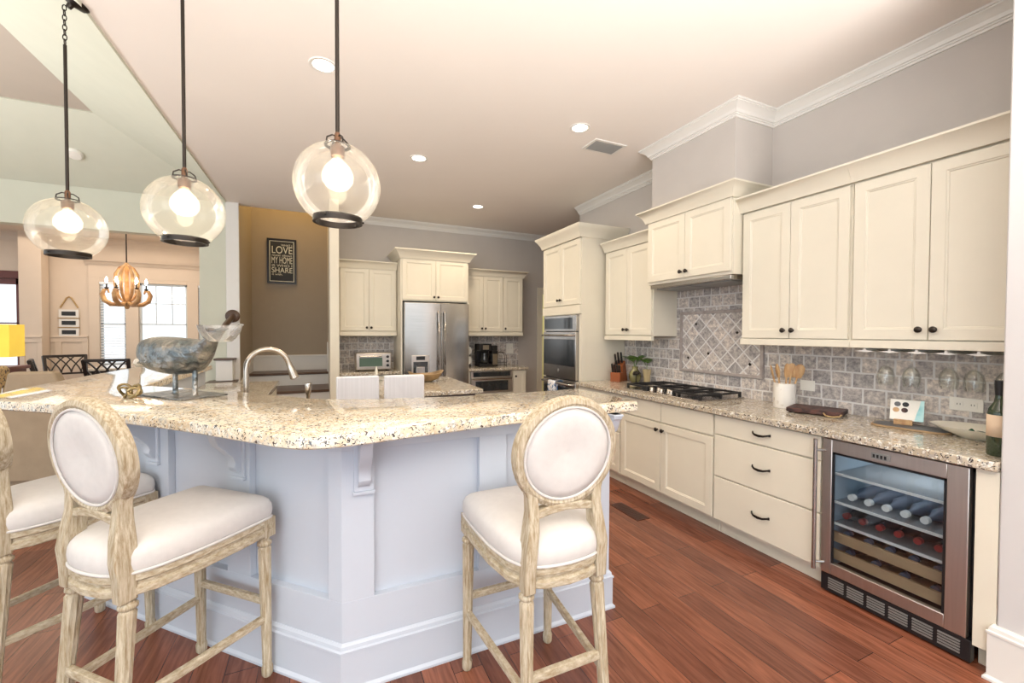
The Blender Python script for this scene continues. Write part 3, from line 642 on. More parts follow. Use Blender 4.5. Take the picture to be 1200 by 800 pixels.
t = thing('utensil_crock', 'white distressed round crock full of wooden utensils beside the cooktop', 'crock', (3.05, 1.965, ZT))
mb = MB(); mb.lathe([(.068, 0), (.070, .004), (.070, .175), (.066, .177), (.064, .173), (.064, .01), (.001, .01)], n=32, cap=False); mb.obj('jar', 'enamel', t)
kinds = [(-.035, -.02, -15, 130, 'wooden spatula with flat square head leaning left in the crock'), (-.015, .02, -9, 95, 'wooden spatula with oblong head second from left in the crock'), (.0, -.01, 3, 20, 'short wooden spoon at the centre of the crock'), (.015, .01, 7, -40, 'round headed wooden spoon right of centre in the crock'), (.035, -.02, 15, -80, 'broad pale wooden turner leaning right in the crock')]
for k, (x, y, tilt, az, lb) in enumerate(kinds):
    o = thing('wooden_spoon' if 'spoon' in lb else 'wooden_spatula', lb, 'spoon' if 'spoon' in lb else 'spatula', (3.05+.01*(k-2), 1.965-x*.5, ZT), 0)
    T = math.radians(tilt); dv = Vector((0, -math.sin(T), math.cos(T)))
    b0 = Vector((0, 0, .012))+dv*.0; L = .205+.004*k
    mb = MB(); mb.cyl(b0, b0+dv*L, .006, .006, 8); mb.obj('spoon_handle', 'spoon', o)
    mx = Matrix.Translation(b0+dv*(L+.035)) @ Matrix.Rotation(T, 4, 'X') @ Matrix.Rotation(.4*(k-2), 4, 'Z')
    mb = MB(); hw = (.026, .024, .020, .030, .034)[k]
    mb.lathe([(.003, -.045), (hw*.7, -.04), (hw, 0), (hw*.95, .035), (hw*.5, .055), (.002, .06)], n=14, mx=mx @ Matrix.Diagonal((.25, 1, 1, 1))); mb.obj('spoon_head', 'spoon', o)

t = thing('cutting_board', 'thick dark walnut cutting board with rope handle on the worktop', 'cutting board', (3.03, 1.735, ZT), math.radians(-72))
MB().box(-.15, .15, -.11, .11, .006, .034).obj('board', 'walnut', t, bevel=.004)
mb = MB()
for x in (-.13, .13):
    for y in (-.09, .09): mb.lathe([(.009, 0), (.01, .006)], c=(x, y, 0), n=10)
mb.obj('foot', 'black', t)
mb = MB(); mb.tube([(-.05+.11, -.108, .02), (-.035+.11, -.135, .010), (.11, -.142, .006), (.145, -.130, .012), (.15, -.108, .02)], .005, 8); mb.obj('rope_handle', 'rope', t)

t = thing('tile_art', 'small painted tile with shells and teal edge propped on wooden easel', 'decorative tile', (3.065, 1.275, ZT+.012), math.radians(-72))
tilt = Matrix.Rotation(math.radians(-24), 4, 'X')
mxp = Matrix.Translation((0, 0, .02)) @ tilt
MB().box(-.072, .072, -.006, .006, 0, .125, mxp).obj('tile', 'ceramic', t, bevel=.003)
mb = MB(); mb.prism([(.035, .001), (.073, .001), (.073, .124), (.058, .124), (.052, .08), (.044, .05)], -.0075, -.0055, mxp @ Matrix.Rotation(PI/2, 4, 'X') @ Matrix.Diagonal((1, 1, -1, 1))); mb.obj('teal_band', 'teal', t)
for (x, z, m_) in ((-.04, .095, 'slate'), (-.005, .095, 'board'), (-.045, .06, 'spoon'), (-.008, .06, 'walnut')):
    MB().lathe([(.0145, 0), (.0145, .0015)], n=16, mx=mxp @ Matrix.Translation((x, -.0055, z)) @ Matrix.Rotation(PI/2, 4, 'X')).obj('shell_print', m_, t)
mb = MB(); mb.box(-.05, .03, -.035, .02, 0, .018); mb.box(-.05, .03, -.035, -.022, .018, .03); mb.box(-.012, -.002, .03, .07, 0, .006); mb.box(-.012, -.002, .02, .03, 0, .08, tilt); mb.obj('easel', 'spoon', t, bevel=.002)
t = thing('slate_board', 'thin slate serving board with rough edge lying before the painted tile', 'serving board', (3.02, 1.235, ZT), math.radians(-80))
rnd = random.Random(4); poly = []
for k in range(40):
    a = 2*PI*k/40; e = 1.0/(abs(math.cos(a))**4+abs(math.sin(a))**4)**.25
    poly.append((.165*e*math.cos(a)*(1+.03*rnd.uniform(-1, 1)), .085*e*math.sin(a)*(1+.05*rnd.uniform(-1, 1))))
MB().prism(poly, 0, .011).obj('rim', 'stonee', t, bevel=.002)
MB().prism([(x*.97, y*.96) for x, y in poly], .0112, .0122).obj('face', 'slate', t)

t = thing('platter', 'large oval cream platter on the worktop beside the pillar', 'platter', (3.05, .97, ZT), math.radians(90))
mb = MB(); mb.lathe([(.07, 0), (.075, .004), (.12, .025), (.165, .052), (.168, .056), (.160, .054), (.115, .030), (.07, .012), (.001, .010)], n=40, sx=1.12, sy=.82); mb.obj('dish', mat('cream_glaze', srgb(242, 238, 222), .2, var=.03), t)
t = thing('sea_glass_leaf', 'small dark green glass ornament lying in the oval platter', 'ornament', (3.05, 1.0, ZT+.0135))
mb = MB(); mb.lathe([(.014, 0), (.018, .008), (.012, .022), (.003, .032)], n=8); mb.obj('bead', mat('dark_green_glass', srgb(40, 92, 66), .2), t)
mb = MB(); leafm(mb, (.015, -.01, .02), (.5, -1, 0), .06, .012); mb.obj('leaf', mat('grey_leaf', srgb(120, 126, 112), .6), t, solid=.001)

t = thing('standing_wine_bottle', 'dark green wine bottle with cream label standing at the worktop end', 'wine bottle', (2.70, .80, ZT))
mb = MB(); mb.lathe([(.034, 0), (.038, .006), (.038, .185), (.034, .205), (.018, .235), (.0145, .26), (.014, .315), (.0165, .317), (.0165, .325), (.013, .327)], n=28); mb.obj('bottle_glass', 'bottle', t)
mb = MB(); mb.lathe([(.0385, .085), (.0385, .18)], n=28, cap=False); mb.obj('label', 'label', t, solid=.0006)
mb = MB(); mb.lathe([(.0155, .265), (.0175, .30), (.0175, .329), (.003, .3295)], n=18); mb.obj('foil', 'black', t)

# glass rack + hanging glasses
t = thing('glass_rack', 'white stemware rails fixed under the wall cabinet', 'glass rack', (2.90, 1.44, 0), RZ)
for k in range(5):
    x = .035+k*.118
    mb = MB(); mb.rings([[(x-.006, .0, 1.369), (x+.006, .0, 1.369), (x+.006, .0, 1.358), (x+.045, .0, 1.351), (x, 0, 1.345), (x-.045, .0, 1.351), (x-.006, .0, 1.358)], [(x-.006, .28, 1.369), (x+.006, .28, 1.369), (x+.006, .28, 1.358), (x+.045, .28, 1.351), (x, .28, 1.345), (x-.045, .28, 1.351), (x-.006, .28, 1.358)]]); mb.obj('rail', 'white', t, smooth=0)
g0 = None
GL = [(3.00, 1.346, 'foremost glass hanging in the slot farthest from the pillar'), (3.00, 1.228, 'glass hanging second from the left above the painted tile'), (3.10, 1.110, 'glass hanging third from the left above the outlet'), (3.04, .992, 'glass hanging fourth from the left above the outlet'), (3.02, .875, 'glass hanging nearest the pillar above the bottle')]
for k, (x, y, lb) in enumerate(GL):
    if g0 is None:
        g = thing('wine_glass', '', 'wine glass', (x, y, 1.361)); g0 = g
        mb = MB(); mb.lathe([(.036, 0), (.036, .002), (.012, -.004), (.0035, -.012), (.003, -.085), (.0032, -.09)], n=20); mb.obj('foot', 'glass', g)
        mb = MB(); mb.lathe([(.004, -.09), (.020, -.098), (.034, -.118), (.041, -.15), (.039, -.18), (.034, -.205), (.033, -.205), (.038, -.18), (.040, -.15), (.033, -.12), (.018, -.10)], n=28, cap=False); mb.obj('bowl', 'glass', g)
    else: g = copy_tree(g0); g.location = (x, y, 1.361)
    g['label'] = 'clear stemmed '+lb; g['group'] = 'wine glasses hanging upside down'
def outlet(name, label, loc, rot, w=.115, h=.115, holes=True, kind='outlet'):
    t = thing(name, label, kind, loc, rot)
    MB().box(-w/2, w/2, -.006, 0, -h/2, h/2).obj('plate', 'plastic', t, bevel=.002)
    if holes:
        for s in (-1, 1):
            r = MB().box(s*.028-.018, s*.028+.018, -.008, -.005, -.015, .015).obj('socket', 'plastic', t, bevel=.001)
            mb = MB()
            for dx in (-.006, .006): mb.box(s*.028+dx-.0012, s*.028+dx+.0012, -.0085, -.0075, -.004, .005)
            mb.obj('slot', 'black', r)
    else:
        MB().box(-.03, .03, -.009, -.005, -.022, .022).obj('rocker', 'plastic', t, bevel=.001)
outlet('wall_outlet', 'cream double outlet plate on tiled wall above the oval platter', (XW-.0125, 1.075, 1.068), RZ, .135, .072)
outlet('light_switch', 'white switch plate on tiled wall right of the utensil crock', (XW-.0125, 1.90, 1.078), RZ, .10, .075, False, 'switch')

# ------------------------------------------------------------------ back wall kitchen
BF = 5.95
cabinet('wall_cabinet', 'cream two-door wall cabinet above the toaster oven', .765, .36, 1.46, 2.36, two_doors(.765, 1.475, 2.345, 1.52), loc=(.228, 6.235, 0), rail=.055, crown=.085, crown_sides=(1, 0))
cabinet('base_cabinet', 'cream base cabinet under the toaster oven left of refrigerator', .765, .62, 0, .875, [(.01, .38, .12, .86, .35, .8), (.386, .755, .12, .86, .42, .8)], loc=(.228, BF+.02, 0), toe=1)
tag(MB().box(.216, .998, BF-.01, YB-.014, .878, .92).obj('worktop', 'granite2', bevel=.005), 'short granite worktop under the toaster oven', 'worktop')
t = thing('refrigerator_cabinet', 'cream cabinet surround above and beside the refrigerator', 'cabinet', (1.0, BF, 0))
W = .985
MB().box(0, .022, 0, .64, 0, 1.895).obj('side_panel', 'cream', t); MB().box(W-.022, W, .0, .64, 0, 1.895).obj('side_panel', 'cream', t)
MB().box(0, W, .021, .64, 1.895, 2.50).obj('body', 'cream', t)
for a in two_doors(W, 1.91, 2.485, 1.955, e=.02):
    d = MB().panel(a[0], a[1], a[2], a[3], 0).obj('door', 'cream', t, smooth=0); knob(d, a[4], a[5])
mb = MB(); mb.mould([(0, .64), (0, 0), (W, 0), (W, .64)], [(0, 2.48), (.012, 2.48), (.02, 2.50), (.035, 2.53), (.065, 2.57), (.09, 2.59), (.09, 2.605), (0, 2.605)], 1); mb.obj('crown', 'cream', t)
# refrigerator
t = thing('refrigerator', 'stainless french door refrigerator with ice dispenser in left door', 'refrigerator', (1.035, 5.82, 0))
MB().box(.0, .915, .07, .74, .02, 1.87).obj('body', 'grey', t, bevel=.004)
def fdoor(x0, x1, z0, z1, bow=.022):
    mb = MB(); ring0 = []; N_ = 12; f = []
    for i in range(N_+1):
        x = x0+(x1-x0)*i/N_; y = bow*((x-.457)/.457)**2*1.3
        f.append((x, y))
    poly = f+[(x1, .062), (x0, .062)]
    mb.prism(poly, z0, z1); return mb
dl = fdoor(.0, .497, .70, 1.865).obj('door', 'steel', t, bevel=.004); dr = fdoor(.503, .915, .70, 1.865).obj('door', 'steel', t, bevel=.004); fdoor(.0, .915, .05, .69).obj('freezer_drawer', 'steel', t, bevel=.004)
for d, x in ((dl, .455), (dr, .545)):
    mb = MB(); mb.tube([(x, .0, .80), (x, -.045, .83), (x, -.05, 1.0), (x, -.05, 1.6), (x, -.045, 1.72), (x, 0, 1.75)], .013, 10); mb.obj('handle', 'steel', d)
mb = MB(); mb.box(.09, .33, -.006, .02, .74, 1.14); dp_ = mb.obj('dispenser', 'steel2', dl, bevel=.004)
MB().box(.11, .31, -.009, -.005, .76, 1.05).obj('dispenser_recess', 'blackglass', dl)
MB().box(.15, .27, -.010, -.005, 1.075, 1.125).obj('dispenser_display', 'black', dl)
MB().box(.15, .27, -.016, -.008, .80, .98).obj('dispenser_chute', 'steel', dl, bevel=.004)
# right of the fridge
cabinet('wall_cabinet', 'cream three-door wall cabinet above the coffee maker', 1.02, .36, 1.46, 2.36, [(.01, .325, 1.475, 2.345, .30, 1.52), (.329, .665, 1.475, 2.345, .36, 1.52), (.675, 1.01, 1.475, 2.345, .70, 1.52)], loc=(1.99, 6.235, 0), rail=.055, crown=.08, crown_sides=(0, 1))
t = thing('base_cabinet', 'cream base cabinet holding the microwave drawer, with one narrow door', 'cabinet', (1.99, BF+.02, 0))
mb = MB(); mb.box(0, .95, .021, .62, .1, .54); mb.box(0, .03, .021, .62, .54, .875); mb.box(.72, .95, .021, .62, .54, .875); mb.box(0, .95, .08, .62, 0, .1); mb.box(.03, .72, .45, .62, .54, .875); mb.obj('body', 'cream', t)
d = MB().panel(.735, .945, .12, .865, 0).obj('door', 'cream', t, smooth=0); knob(d, .765, .78)
MB().panel(.01, .725, .12, .53, 0, fw=0).obj('drawer', 'cream', t, smooth=0)
tag(MB().box(1.987, 2.97, BF-.01, YB-.014, .878, .92).obj('worktop', 'granite2', bevel=.005), 'granite worktop under the coffee maker', 'worktop')
t = thing('microwave_drawer', 'stainless microwave drawer built in below the coffee maker', 'microwave', (2.022, BF+.02, .545))
MB().box(.002, .684, 0, .42, 0, .325).obj('body', 'steel2', t, bevel=.003)
MB().box(.04, .64, -.008, 0, .245, .315).obj('control_strip', 'blackglass', t)
dd = MB().box(.01, .676, -.02, -.001, .01, .235).obj('drawer_front', 'steel2', t, bevel=.003)
MB().box(.07, .60, -.024, -.018, .03, .18).obj('window', 'blackglass', dd, bevel=.002)
mb = MB(); mb.tube([(.02, -.02, .215), (.03, -.05, .215), (.65, -.05, .215), (.66, -.02, .215)], .012, 8); mb.obj('handle', 'steel', dd)
# coffee maker
t = thing('coffee_maker', 'black drip coffee maker with steel carafe on the rear worktop', 'coffee maker', (2.33, 6.27, .9205))
mb = MB(); mb.box(-.10, .10, -.12, .12, 0, .05); mb.box(-.10, .10, .03, .12, .05, .36); mb.box(-.10, .10, -.12, .12, .25, .36); mb.obj('body', 'black', t, bevel=.008)
MB().box(-.05, .05, -.125, -.12, .27, .34).obj('front_plate', 'steel', t)
mb = MB(); mb.lathe([(.05, .052), (.065, .07), (.065, .13), (.045, .19), (.047, .22)], c=(0, -.05, 0), n=20); cf = mb.obj('carafe', 'blackglass', t)
mb = MB(); mb.tube([(.045, -.09, .20), (.09, -.13, .19), (.09, -.13, .10), (.055, -.095, .09)], .009, 8); mb.obj('carafe_handle', 'black', cf)
t = thing('coffee_grinder', 'small black and steel grinder right of the coffee maker', 'grinder', (2.50, 6.27, .9205))
mb = MB(); mb.box(-.05, .05, -.08, .08, 0, .25); mb.box(-.045, .045, -.075, .075, .25, .33); mb.obj('body', 'black', t, bevel=.006); MB().box(-.04, .04, -.084, -.079, .03, .2).obj('front_plate', 'steel', t)
t = thing('wire_stand', 'small dark wire stand on the rear worktop under the outlet', 'stand', (2.68, 6.35, .9205))
mb = MB(); pts = [(.09*math.cos(a*PI/8), 0, .13+.09*math.sin(a*PI/8)) for a in range(9)]; mb.tube([(.09, 0, .0)]+pts+[(-.09, 0, 0)], .004, 6, up=(0, 1, 0)); mb.tube([(.09, .08, .0)]+[(p[0], .08, p[2]) for p in pts]+[(-.09, .08, 0)], .004, 6, up=(0, 1, 0)); mb.tube([(.09, 0, .003), (.09, .08, .003)], .004, 6)
for z in (.05, .10): mb.tube([(-.09, 0, z), (.09, 0, z)], .003, 6)
mb.obj('wire_frame', 'bronze', t)
t = thing('dish_rack', 'two round white dishes on a rack beside the refrigerator', 'dish rack', (2.11, 6.42, .9205))
mb = MB()
for z in (.10, .25): mb.lathe([(.03, 0), (.075, .006), (.078, .01), (.03, .004)], n=24, mx=Matrix.Translation((0, 0, z)) @ Matrix.Rotation(math.radians(80), 4, 'X'))
mb.obj('dishes', 'ceramic', t)
mb = MB(); mb.box(-.06, -.05, 0, .06, 0, .33); mb.box(.05, .06, 0, .06, 0, .33); mb.box(-.06, .06, -.03, .06, 0, .01); mb.box(-.06, .06, .0, .02, .155, .165); mb.obj('rack', 'bronze', t)
outlet('wall_outlet', 'white outlet plate on the rear tiles above the wire stand', (2.93, YB-.0125, 1.19), 0, .13, .17)
# toaster oven
t = thing('toaster_oven', 'beige steel toaster oven with three knobs on the rear worktop', 'toaster oven', (.66, 6.22, .9205))
mb = MB(); mb.box(-.235, .235, -.13, .17, .015, .25); mb.obj('body', 'steel2', t, bevel=.014)
mb = MB()
for x in (-.2, .2):
    for y in (-.1, .13): mb.lathe([(.012, 0), (.012, .02)], c=(x, y, 0), n=8)
mb.obj('foot', 'black', t)
d = MB().box(-.215, .13, -.142, -.129, .045, .225).obj('door', 'steel2', t, bevel=.003); MB().box(-.19, .11, -.145, -.14, .065, .185).obj('window', mat('oven_window', (.10, .16, .13, 1), .08), d)
mb = MB(); mb.tube([(-.19, -.14, .205), (-.18, -.165, .205), (.09, -.165, .205), (.10, -.14, .205)], .008, 8); mb.obj('handle', 'steel', d)
for z in (.195, .135, .075): MB().lathe([(.02, 0), (.018, .02), (.002, .021)], n=14, mx=Matrix.Translation((.182, -.13, z)) @ Matrix.Rotation(PI/2, 4, 'X')).obj('knob', 'black', t)

# ------------------------------------------------------------------ small island, bowl, slipcovered stools
tag(MB().box(.30, 1.40, 3.76, 5.0, .878, .92).obj('worktop', 'granite2', bevel=.006), 'granite top of the small centre island under the wooden bowl', 'worktop')
t = thing('kitchen_island', 'small dark grey centre island base behind the white slipcovered stools', 'island', (.34, 3.82, 0))
MB().box(0, 1.0, 0, 1.12, .08, .877).box(.05, .95, .05, 1.07, 0, .08).obj('body', mat('charcoal_paint', srgb(92, 84, 84), .5), t, bevel=.003)
MB().panel(.05, .48, .14, .82, -.012, t=.012).obj('front_panel', M['cream'], t, smooth=0); MB().panel(.52, .95, .14, .82, -.012, t=.012).obj('front_panel', M['cream'], t, smooth=0)
t = thing('wooden_bowl', 'boat shaped beige wooden bowl on the small island', 'bowl', (1.03, 4.55, .9205), .15)
mb = MB(); rs = []
for (k, z, s) in ((.35, 0, 1), (.7, .03, 1), (.95, .07, 1), (1.0, .085, 1), (.93, .085, 1), (.6, .03, 1), (.2, .012, 1)):
    rs.append([(.20*k*math.cos(a*PI/16)*s, .12*k*math.sin(a*PI/16), z+(.035*abs(math.cos(a*PI/16))**3 if z > .05 else 0)) for a in range(32)])
mb.rings(rs); mb.obj('vessel', 'olivew', t)
def slip_stool(x, y, label):
    t = thing('slipcovered_stool', label, 'stool', (x, y, 0), 0, 'white slipcovered stools')
    mb = MB(); mb.box(-.155, .155, -.20, -.15, .62, 1.115); mb.obj('backrest', 'stripe', t, bevel=.012)
    mb = MB(); mb.box(-.16, .16, -.20, .13, .58, .66); mb.obj('seat', 'stripe', t, bevel=.02)
    mb = MB(); mb.box(-.16, .16, -.205, -.195, .35, .62); mb.obj('skirt', 'stripe', t, bevel=.003)
    for sx in (-1, 1):
        for yy in (-.17, .13): MB().cyl((sx*.13, yy, .59), (sx*.14, yy*1.1, 0), .018, .014, 8).obj('leg', 'oakh', t)
slip_stool(.255, 3.62, 'white pinstripe slipcovered stool, left of the pair behind the bar')
slip_stool(.60, 3.58, 'white pinstripe slipcovered stool, right of the pair behind the bar')
t = thing('island_post', 'slim cream turned post standing between the white slipcovered stools', 'post', (.43, 3.788, 0))
mb = MB(); mb.lathe([(.014, 0), (.014, .9), (.012, .93), (.018, .96), (.010, .99), (.016, 1.04), (.009, 1.08), (.012, 1.12), (.003, 1.16)], n=12); mb.obj('shaft', 'cream', t)

# ------------------------------------------------------------------ peninsula with raised bar
t = thing('bar_peninsula', 'pale blue-white panelled three-sided breakfast bar base', 'bar', (0, 0, 0))
C0 = (.07, 1.81); K = C0[0]+C0[1]; LX = -1.22; CL = (LX, K-LX); RXE = 1.385
def offs(d):   # polyline of the outer face moved inwards by d
    k = d*(math.sqrt(2)-1)*1.0
    return [(RXE, 1.81+d), (C0[0]+d*math.tan(PI/8), 1.81+d), (LX+d, CL[1]+d*math.tan(PI/8)), (LX+d, 5.25)]
mb = MB(); o_ = offs(.032); i_ = offs(.13)
mb.prism(o_+i_[::-1], 0, 1.053); mb.obj('pony_wall', 'island', t)
# panelling: leg frames (x along the face, z up, y proud)
def face_frame(p0, p1, panels, ztop=.975, zbot=.36):
    p0 = Vector(p0+(0,)); p1 = Vector(p1+(0,)); d = (p1-p0); L = d.length; d.normalize(); nrm = Vector((d.y, -d.x, 0))
    mx = Matrix(((d.x, -nrm.x, 0, p0.x), (d.y, -nrm.y, 0, p0.y), (0, 0, 1, 0), (0, 0, 0, 1)))   # local y points inwards
    mb = MB(); mb.box(0, L, 0, .0315, 0, zbot, mx); mb.box(0, L, 0, .0315, ztop, 1.053, mx)
    e = [0]+[v for p in panels for v in p]+[L]
    for a, b2 in zip(e[0::2], e[1::2]): mb.box(a, b2, 0, .0315, zbot, ztop, mx)
    mb.obj('panelling', 'island', t, smooth=0, bevel=.0015)
    return mx, L
# left->right so that the outward normal faces the stools
mxR, LR = face_frame(C0, (RXE, 1.81), [(.125, .585), (.72, 1.18)])
mxM, LM = face_frame(CL, C0, [(LM_-b2, LM_-a) for (a, b2) in [(1.25, 1.70), (.66, 1.07), (.07, .515)] for LM_ in [math.dist(CL, C0)]])
mxL, LL = face_frame((LX, 5.25), CL, [(.1, .7), (.8, 1.4)])
mb = MB(); mb.prism([(RXE-.0195, 1.83), (RXE, 1.81), (RXE, 2.74), (RXE-.0195, 2.74)], 0, .875); mb.obj('end_panel', 'island', t)
mb = MB(); mb.mould([(LX, 5.25), CL, C0, (RXE, 1.81), (RXE, 2.74)], base_prof(.195, .015), 1); mb.obj('baseboard', 'island', t, smooth=15)
def corbel(mx, s, ztop=1.052, h=.245, dep=.145, w=.078):
    m2 = mx @ Matrix.Translation((s, 0, 0))
    # side outline (outwards y, z)
    pr = [(0, 0), (-dep, 0), (-dep, -.022), (-dep+.012, -.030), (-dep+.022, -.055), (-dep+.035, -.085), (-dep+.062, -.110), (-.066, -.130), (-.046, -.150), (-.036, -.175), (-.040, -.195), (-.030, -.215), (-.014, -.225), (-.012, -.235), (0, -.235)]
    mb = MB(); r0 = [m2 @ Vector((-w*.30, y, ztop+z)) for y, z in pr]; r1 = [m2 @ Vector((w*.30, y, ztop+z)) for y, z in pr]; mb.rings([r0, r1])
    mb.box(-w/2, w/2, -.012, .0, ztop-.245, ztop, m2); mb.box(-w/2-.004, w/2+.004, -.018, 0, ztop-.258, ztop-.245, m2)
    mb.box(-w*.36, w*.36, -dep-.004, 0, ztop-.012, ztop, m2)
    mb.obj('corbel', 'island', t, bevel=.002)
corbel(mxR, .085); corbel(mxR, 1.255); corbel(mxM, LM-.575); corbel(mxM, LM-1.17); corbel(mxM, .07); corbel(mxL, 1.3)
for x, y, z, dx, dy in ():
    pass
# bar top
def catmull(P, n=6):
    out = []
    for i in range(len(P)-1):
        p0 = P[max(i-1, 0)]; p1 = P[i]; p2 = P[i+1]; p3 = P[min(i+2, len(P)-1)]
        for k in range(n):
            u = k/n
            out.append(tuple(.5*((2*p1[j])+(-p0[j]+p2[j])*u+(2*p0[j]-5*p1[j]+4*p2[j]-p3[j])*u*u+(-p0[j]+3*p1[j]-3*p2[j]+p3[j])*u**3) for j in (0, 1)))
    out.append(P[-1]); return out
front = [(-1.67, 5.35), (-1.70, 4.4), (-1.675, 3.5), (-1.60, 3.16), (-1.462, 2.977), (-1.181, 2.746), (-.904, 2.457), (-.553, 2.103), (-.27, 1.785), (-.13, 1.625), (-.03, 1.562), (.10, 1.555), (.366, 1.60), (.753, 1.655), (1.15, 1.685), (1.42, 1.688)]
inner = [(1.485, 2.26), (1.0, 2.238), (.70, 2.245), (.484, 2.285), (.25, 2.33), (.03, 2.415), (-.07, 2.49), (-.216, 2.665), (-.44, 2.91), (-.80, 3.26), (-1.0, 3.45), (-1.05, 3.6), (-1.05, 5.35)]
outline = catmull(front)+[(1.47, 1.695), (1.492, 1.72), (1.495, 1.76)]+catmull(inner, 3)
mb = MB()
def inset(P, d):
    out = []; n = len(P)
    for i in range(n):
        a = Vector(P[i-1]); b2 = Vector(P[i]); c = Vector(P[(i+1) % n])
        d0 = (b2-a).normalized(); d1 = (c-b2).normalized(); n0 = Vector((-d0.y, d0.x)); n1 = Vector((-d1.y, d1.x)); m_ = (n0+n1)/max(.3, 1+n0.dot(n1)); out.append((b2.x+m_.x*d, b2.y+m_.y*d))
    return out
area = sum(outline[i-1][0]*outline[i][1]-outline[i][0]*outline[i-1][1] for i in range(len(outline)))
sg = 1 if area > 0 else -1
lev = [(.008, 1.054), (.0, 1.060), (0, 1.092), (.003, 1.098), (.009, 1.101)]
rs = []
for d_, z in lev: rs.append([(x, y, z) for x, y in inset(outline, d_*sg)])
mb.rings(rs)
tag(mb.obj('granite_countertop', 'granite', smooth=35), 'large curved speckled cream granite bar top carrying the metal whale', 'countertop')
# lower counters and cabinets behind the bar
def low(d): return [(RXE-.001, 1.81+d), (C0[0]+d*math.tan(PI/8), 1.81+d), (LX+d, CL[1]+d*math.tan(PI/8)), (LX+d, 5.25)]
mb = MB(); mb.prism(low(.135)+low(.80)[::-1], .878, .92); tag(mb.obj('worktop', 'granite2', bevel=.004), 'lower granite sink worktop behind the raised bar', 'worktop')
t2 = thing('sink_cabinets', 'white sink cabinets on the kitchen side of the bar', 'cabinet', (0, 0, 0))
mb = MB(); mb.prism(low(.135)+low(.76)[::-1], .1, .876); mb.prism(low(.135)+low(.68)[::-1], 0, .1); mb.obj('body', 'cream', t2)
for k in range(3):
    MB().box(LX+.76, LX+.775, 3.75+k*.5, 4.22+k*.5, .12, .86).obj('door', 'cream', t2, bevel=.002)
for k in range(2): MB().box(.45+k*.46, .88+k*.46, 2.57, 2.585, .12, .86).obj('door', 'cream', t2, bevel=.002)
# faucet
t = thing('faucet', 'tall brushed nickel gooseneck faucet with pull-down sprayer behind the bar', 'faucet', (-.415, 2.985, .9205), math.radians(8))
mb = MB(); mb.lathe([(.03, 0), (.03, .01), (.022, .02), (.020, .10), (.0165, .11)], n=20); mb.obj('base', 'nickel', t)
R_ = .115; pts = [(0, 0, .08), (0, 0, .20), (0, 0, .30)]+[(R_-R_*math.cos(a), 0, .31+R_*math.sin(a)) for a in [PI*k/12*.93 for k in range(1, 13)]]
mb = MB(); mb.tube(pts, .0155, 14, up=(0, 1, 0)); mb.obj('spout', 'nickel', t)
e = Vector(pts[-1]); dr_ = (e-Vector(pts[-2])).normalized()
mb = MB(); mb.lathe([(.017, 0), (.0175, .02), (.020, .03), (.024, .075), (.027, .10), (.022, .105)], n=18, mx=Matrix.Translation(e) @ dr_.to_track_quat('Z', 'Y').to_matrix().to_4x4()); mb.obj('sprayer', 'nickel', t)
mb = MB(); mb.cyl((0, -.02, .06), (0, -.07, .075), .007, n=10); mb.obj('lever', 'nickel', t)
t = thing('soap_dispenser', 'small brushed nickel soap dispenser behind the bar right of the faucet', 'soap dispenser', (-.07, 2.68, .9205))
mb = MB(); mb.lathe([(.018, 0), (.018, .008), (.010, .014), (.010, .17), (.014, .18), (.019, .235), (.017, .24)], n=16); mb.obj('pump', 'nickel', t)

# ------------------------------------------------------------------ whale sculpture
t = thing('whale_sculpture', 'hammered grey metal whale sculpture on legs above a plate on the bar', 'sculpture', (-.70, 2.865, 1.102), math.radians(-50.5))
MB().box(-.22, .22, -.115, .115, 0, .008).obj('base_plate', 'pewter', t, bevel=.002)
for x in (-.07, .125): 
    mb = MB(); mb.lathe([(.016, .008), (.013, .014), (.0125, .15)], c=(x, 0, 0), n=14); mb.obj('leg', 'pewter', t)
prof = [(-.288, .232, .050, .052), (-.294, .236, .064, .066), (-.288, .237, .082, .084), (-.262, .236, .097, .099), (-.21, .235, .108, .108), (-.14, .232, .114, .112), (-.06, .228, .116, .113), (.02, .226, .112, .110), (.09, .228, .100, .103), (.15, .236, .082, .090), (.20, .250, .063, .072), (.245, .275, .046, .052), (.280, .305, .036, .036), (.305, .335, .032, .024), (.32, .352, .030, .016)]
mb = MB(); rs = []
for (x, z, ry, rz_) in prof:
    ring = []
    for a in range(32):
        c_, s_ = math.cos(a*PI/16), math.sin(a*PI/16)
        e = 1 if x > .1 else .78
        ring.append((x+(.018 if (s_ < -.35 and x < -.25) else 0), ry*math.copysign(abs(c_)**e, c_), z+rz_*(math.copysign(abs(s_)**e, s_)*(.80 if s_ > 0 else 1))))
    rs.append(ring)
mb.rings(rs); mb.obj('body', 'pewter', t, smooth=180)
mb = MB(); mb.tube([(-.272, -.02, .176), (-.262, -.07, .172), (-.225, -.103, .176), (-.18, -.113, .186), (-.15, -.117, .182), (-.12, -.116, .186)], .006, 6); mb.obj('mouth_line', 'pewter', t)
MB().sphere((-.12, -.112, .222), .009, 10, 6).obj('eye', 'pewter', t)
for s in (-1, 1):
    mb = MB(); f = [(0, 0), (.015, .05), (.04, .08), (.07, .09), (.065, .06), (.06, .03), (.045, 0)]
    mb.prism([(a*.75-.03, s*b2*.62) for a, b2 in f], -.006, .006, Matrix.Translation((.315, 0, .360)) @ Matrix.Rotation(-.35, 4, 'Y')); mb.obj('fluke', 'pewter', t, bevel=.003)
wt = Matrix.Translation(Vector((-.70, 2.865, 1.102))) @ Matrix.Rotation(math.radians(-50.5), 4, 'Z')
bp_ = wt @ Vector((.375, -.01, .298))
t = thing('glass_dish', 'clear glass dish with pulled spout resting on the tail of the metal whale', 'glass dish', tuple(bp_))
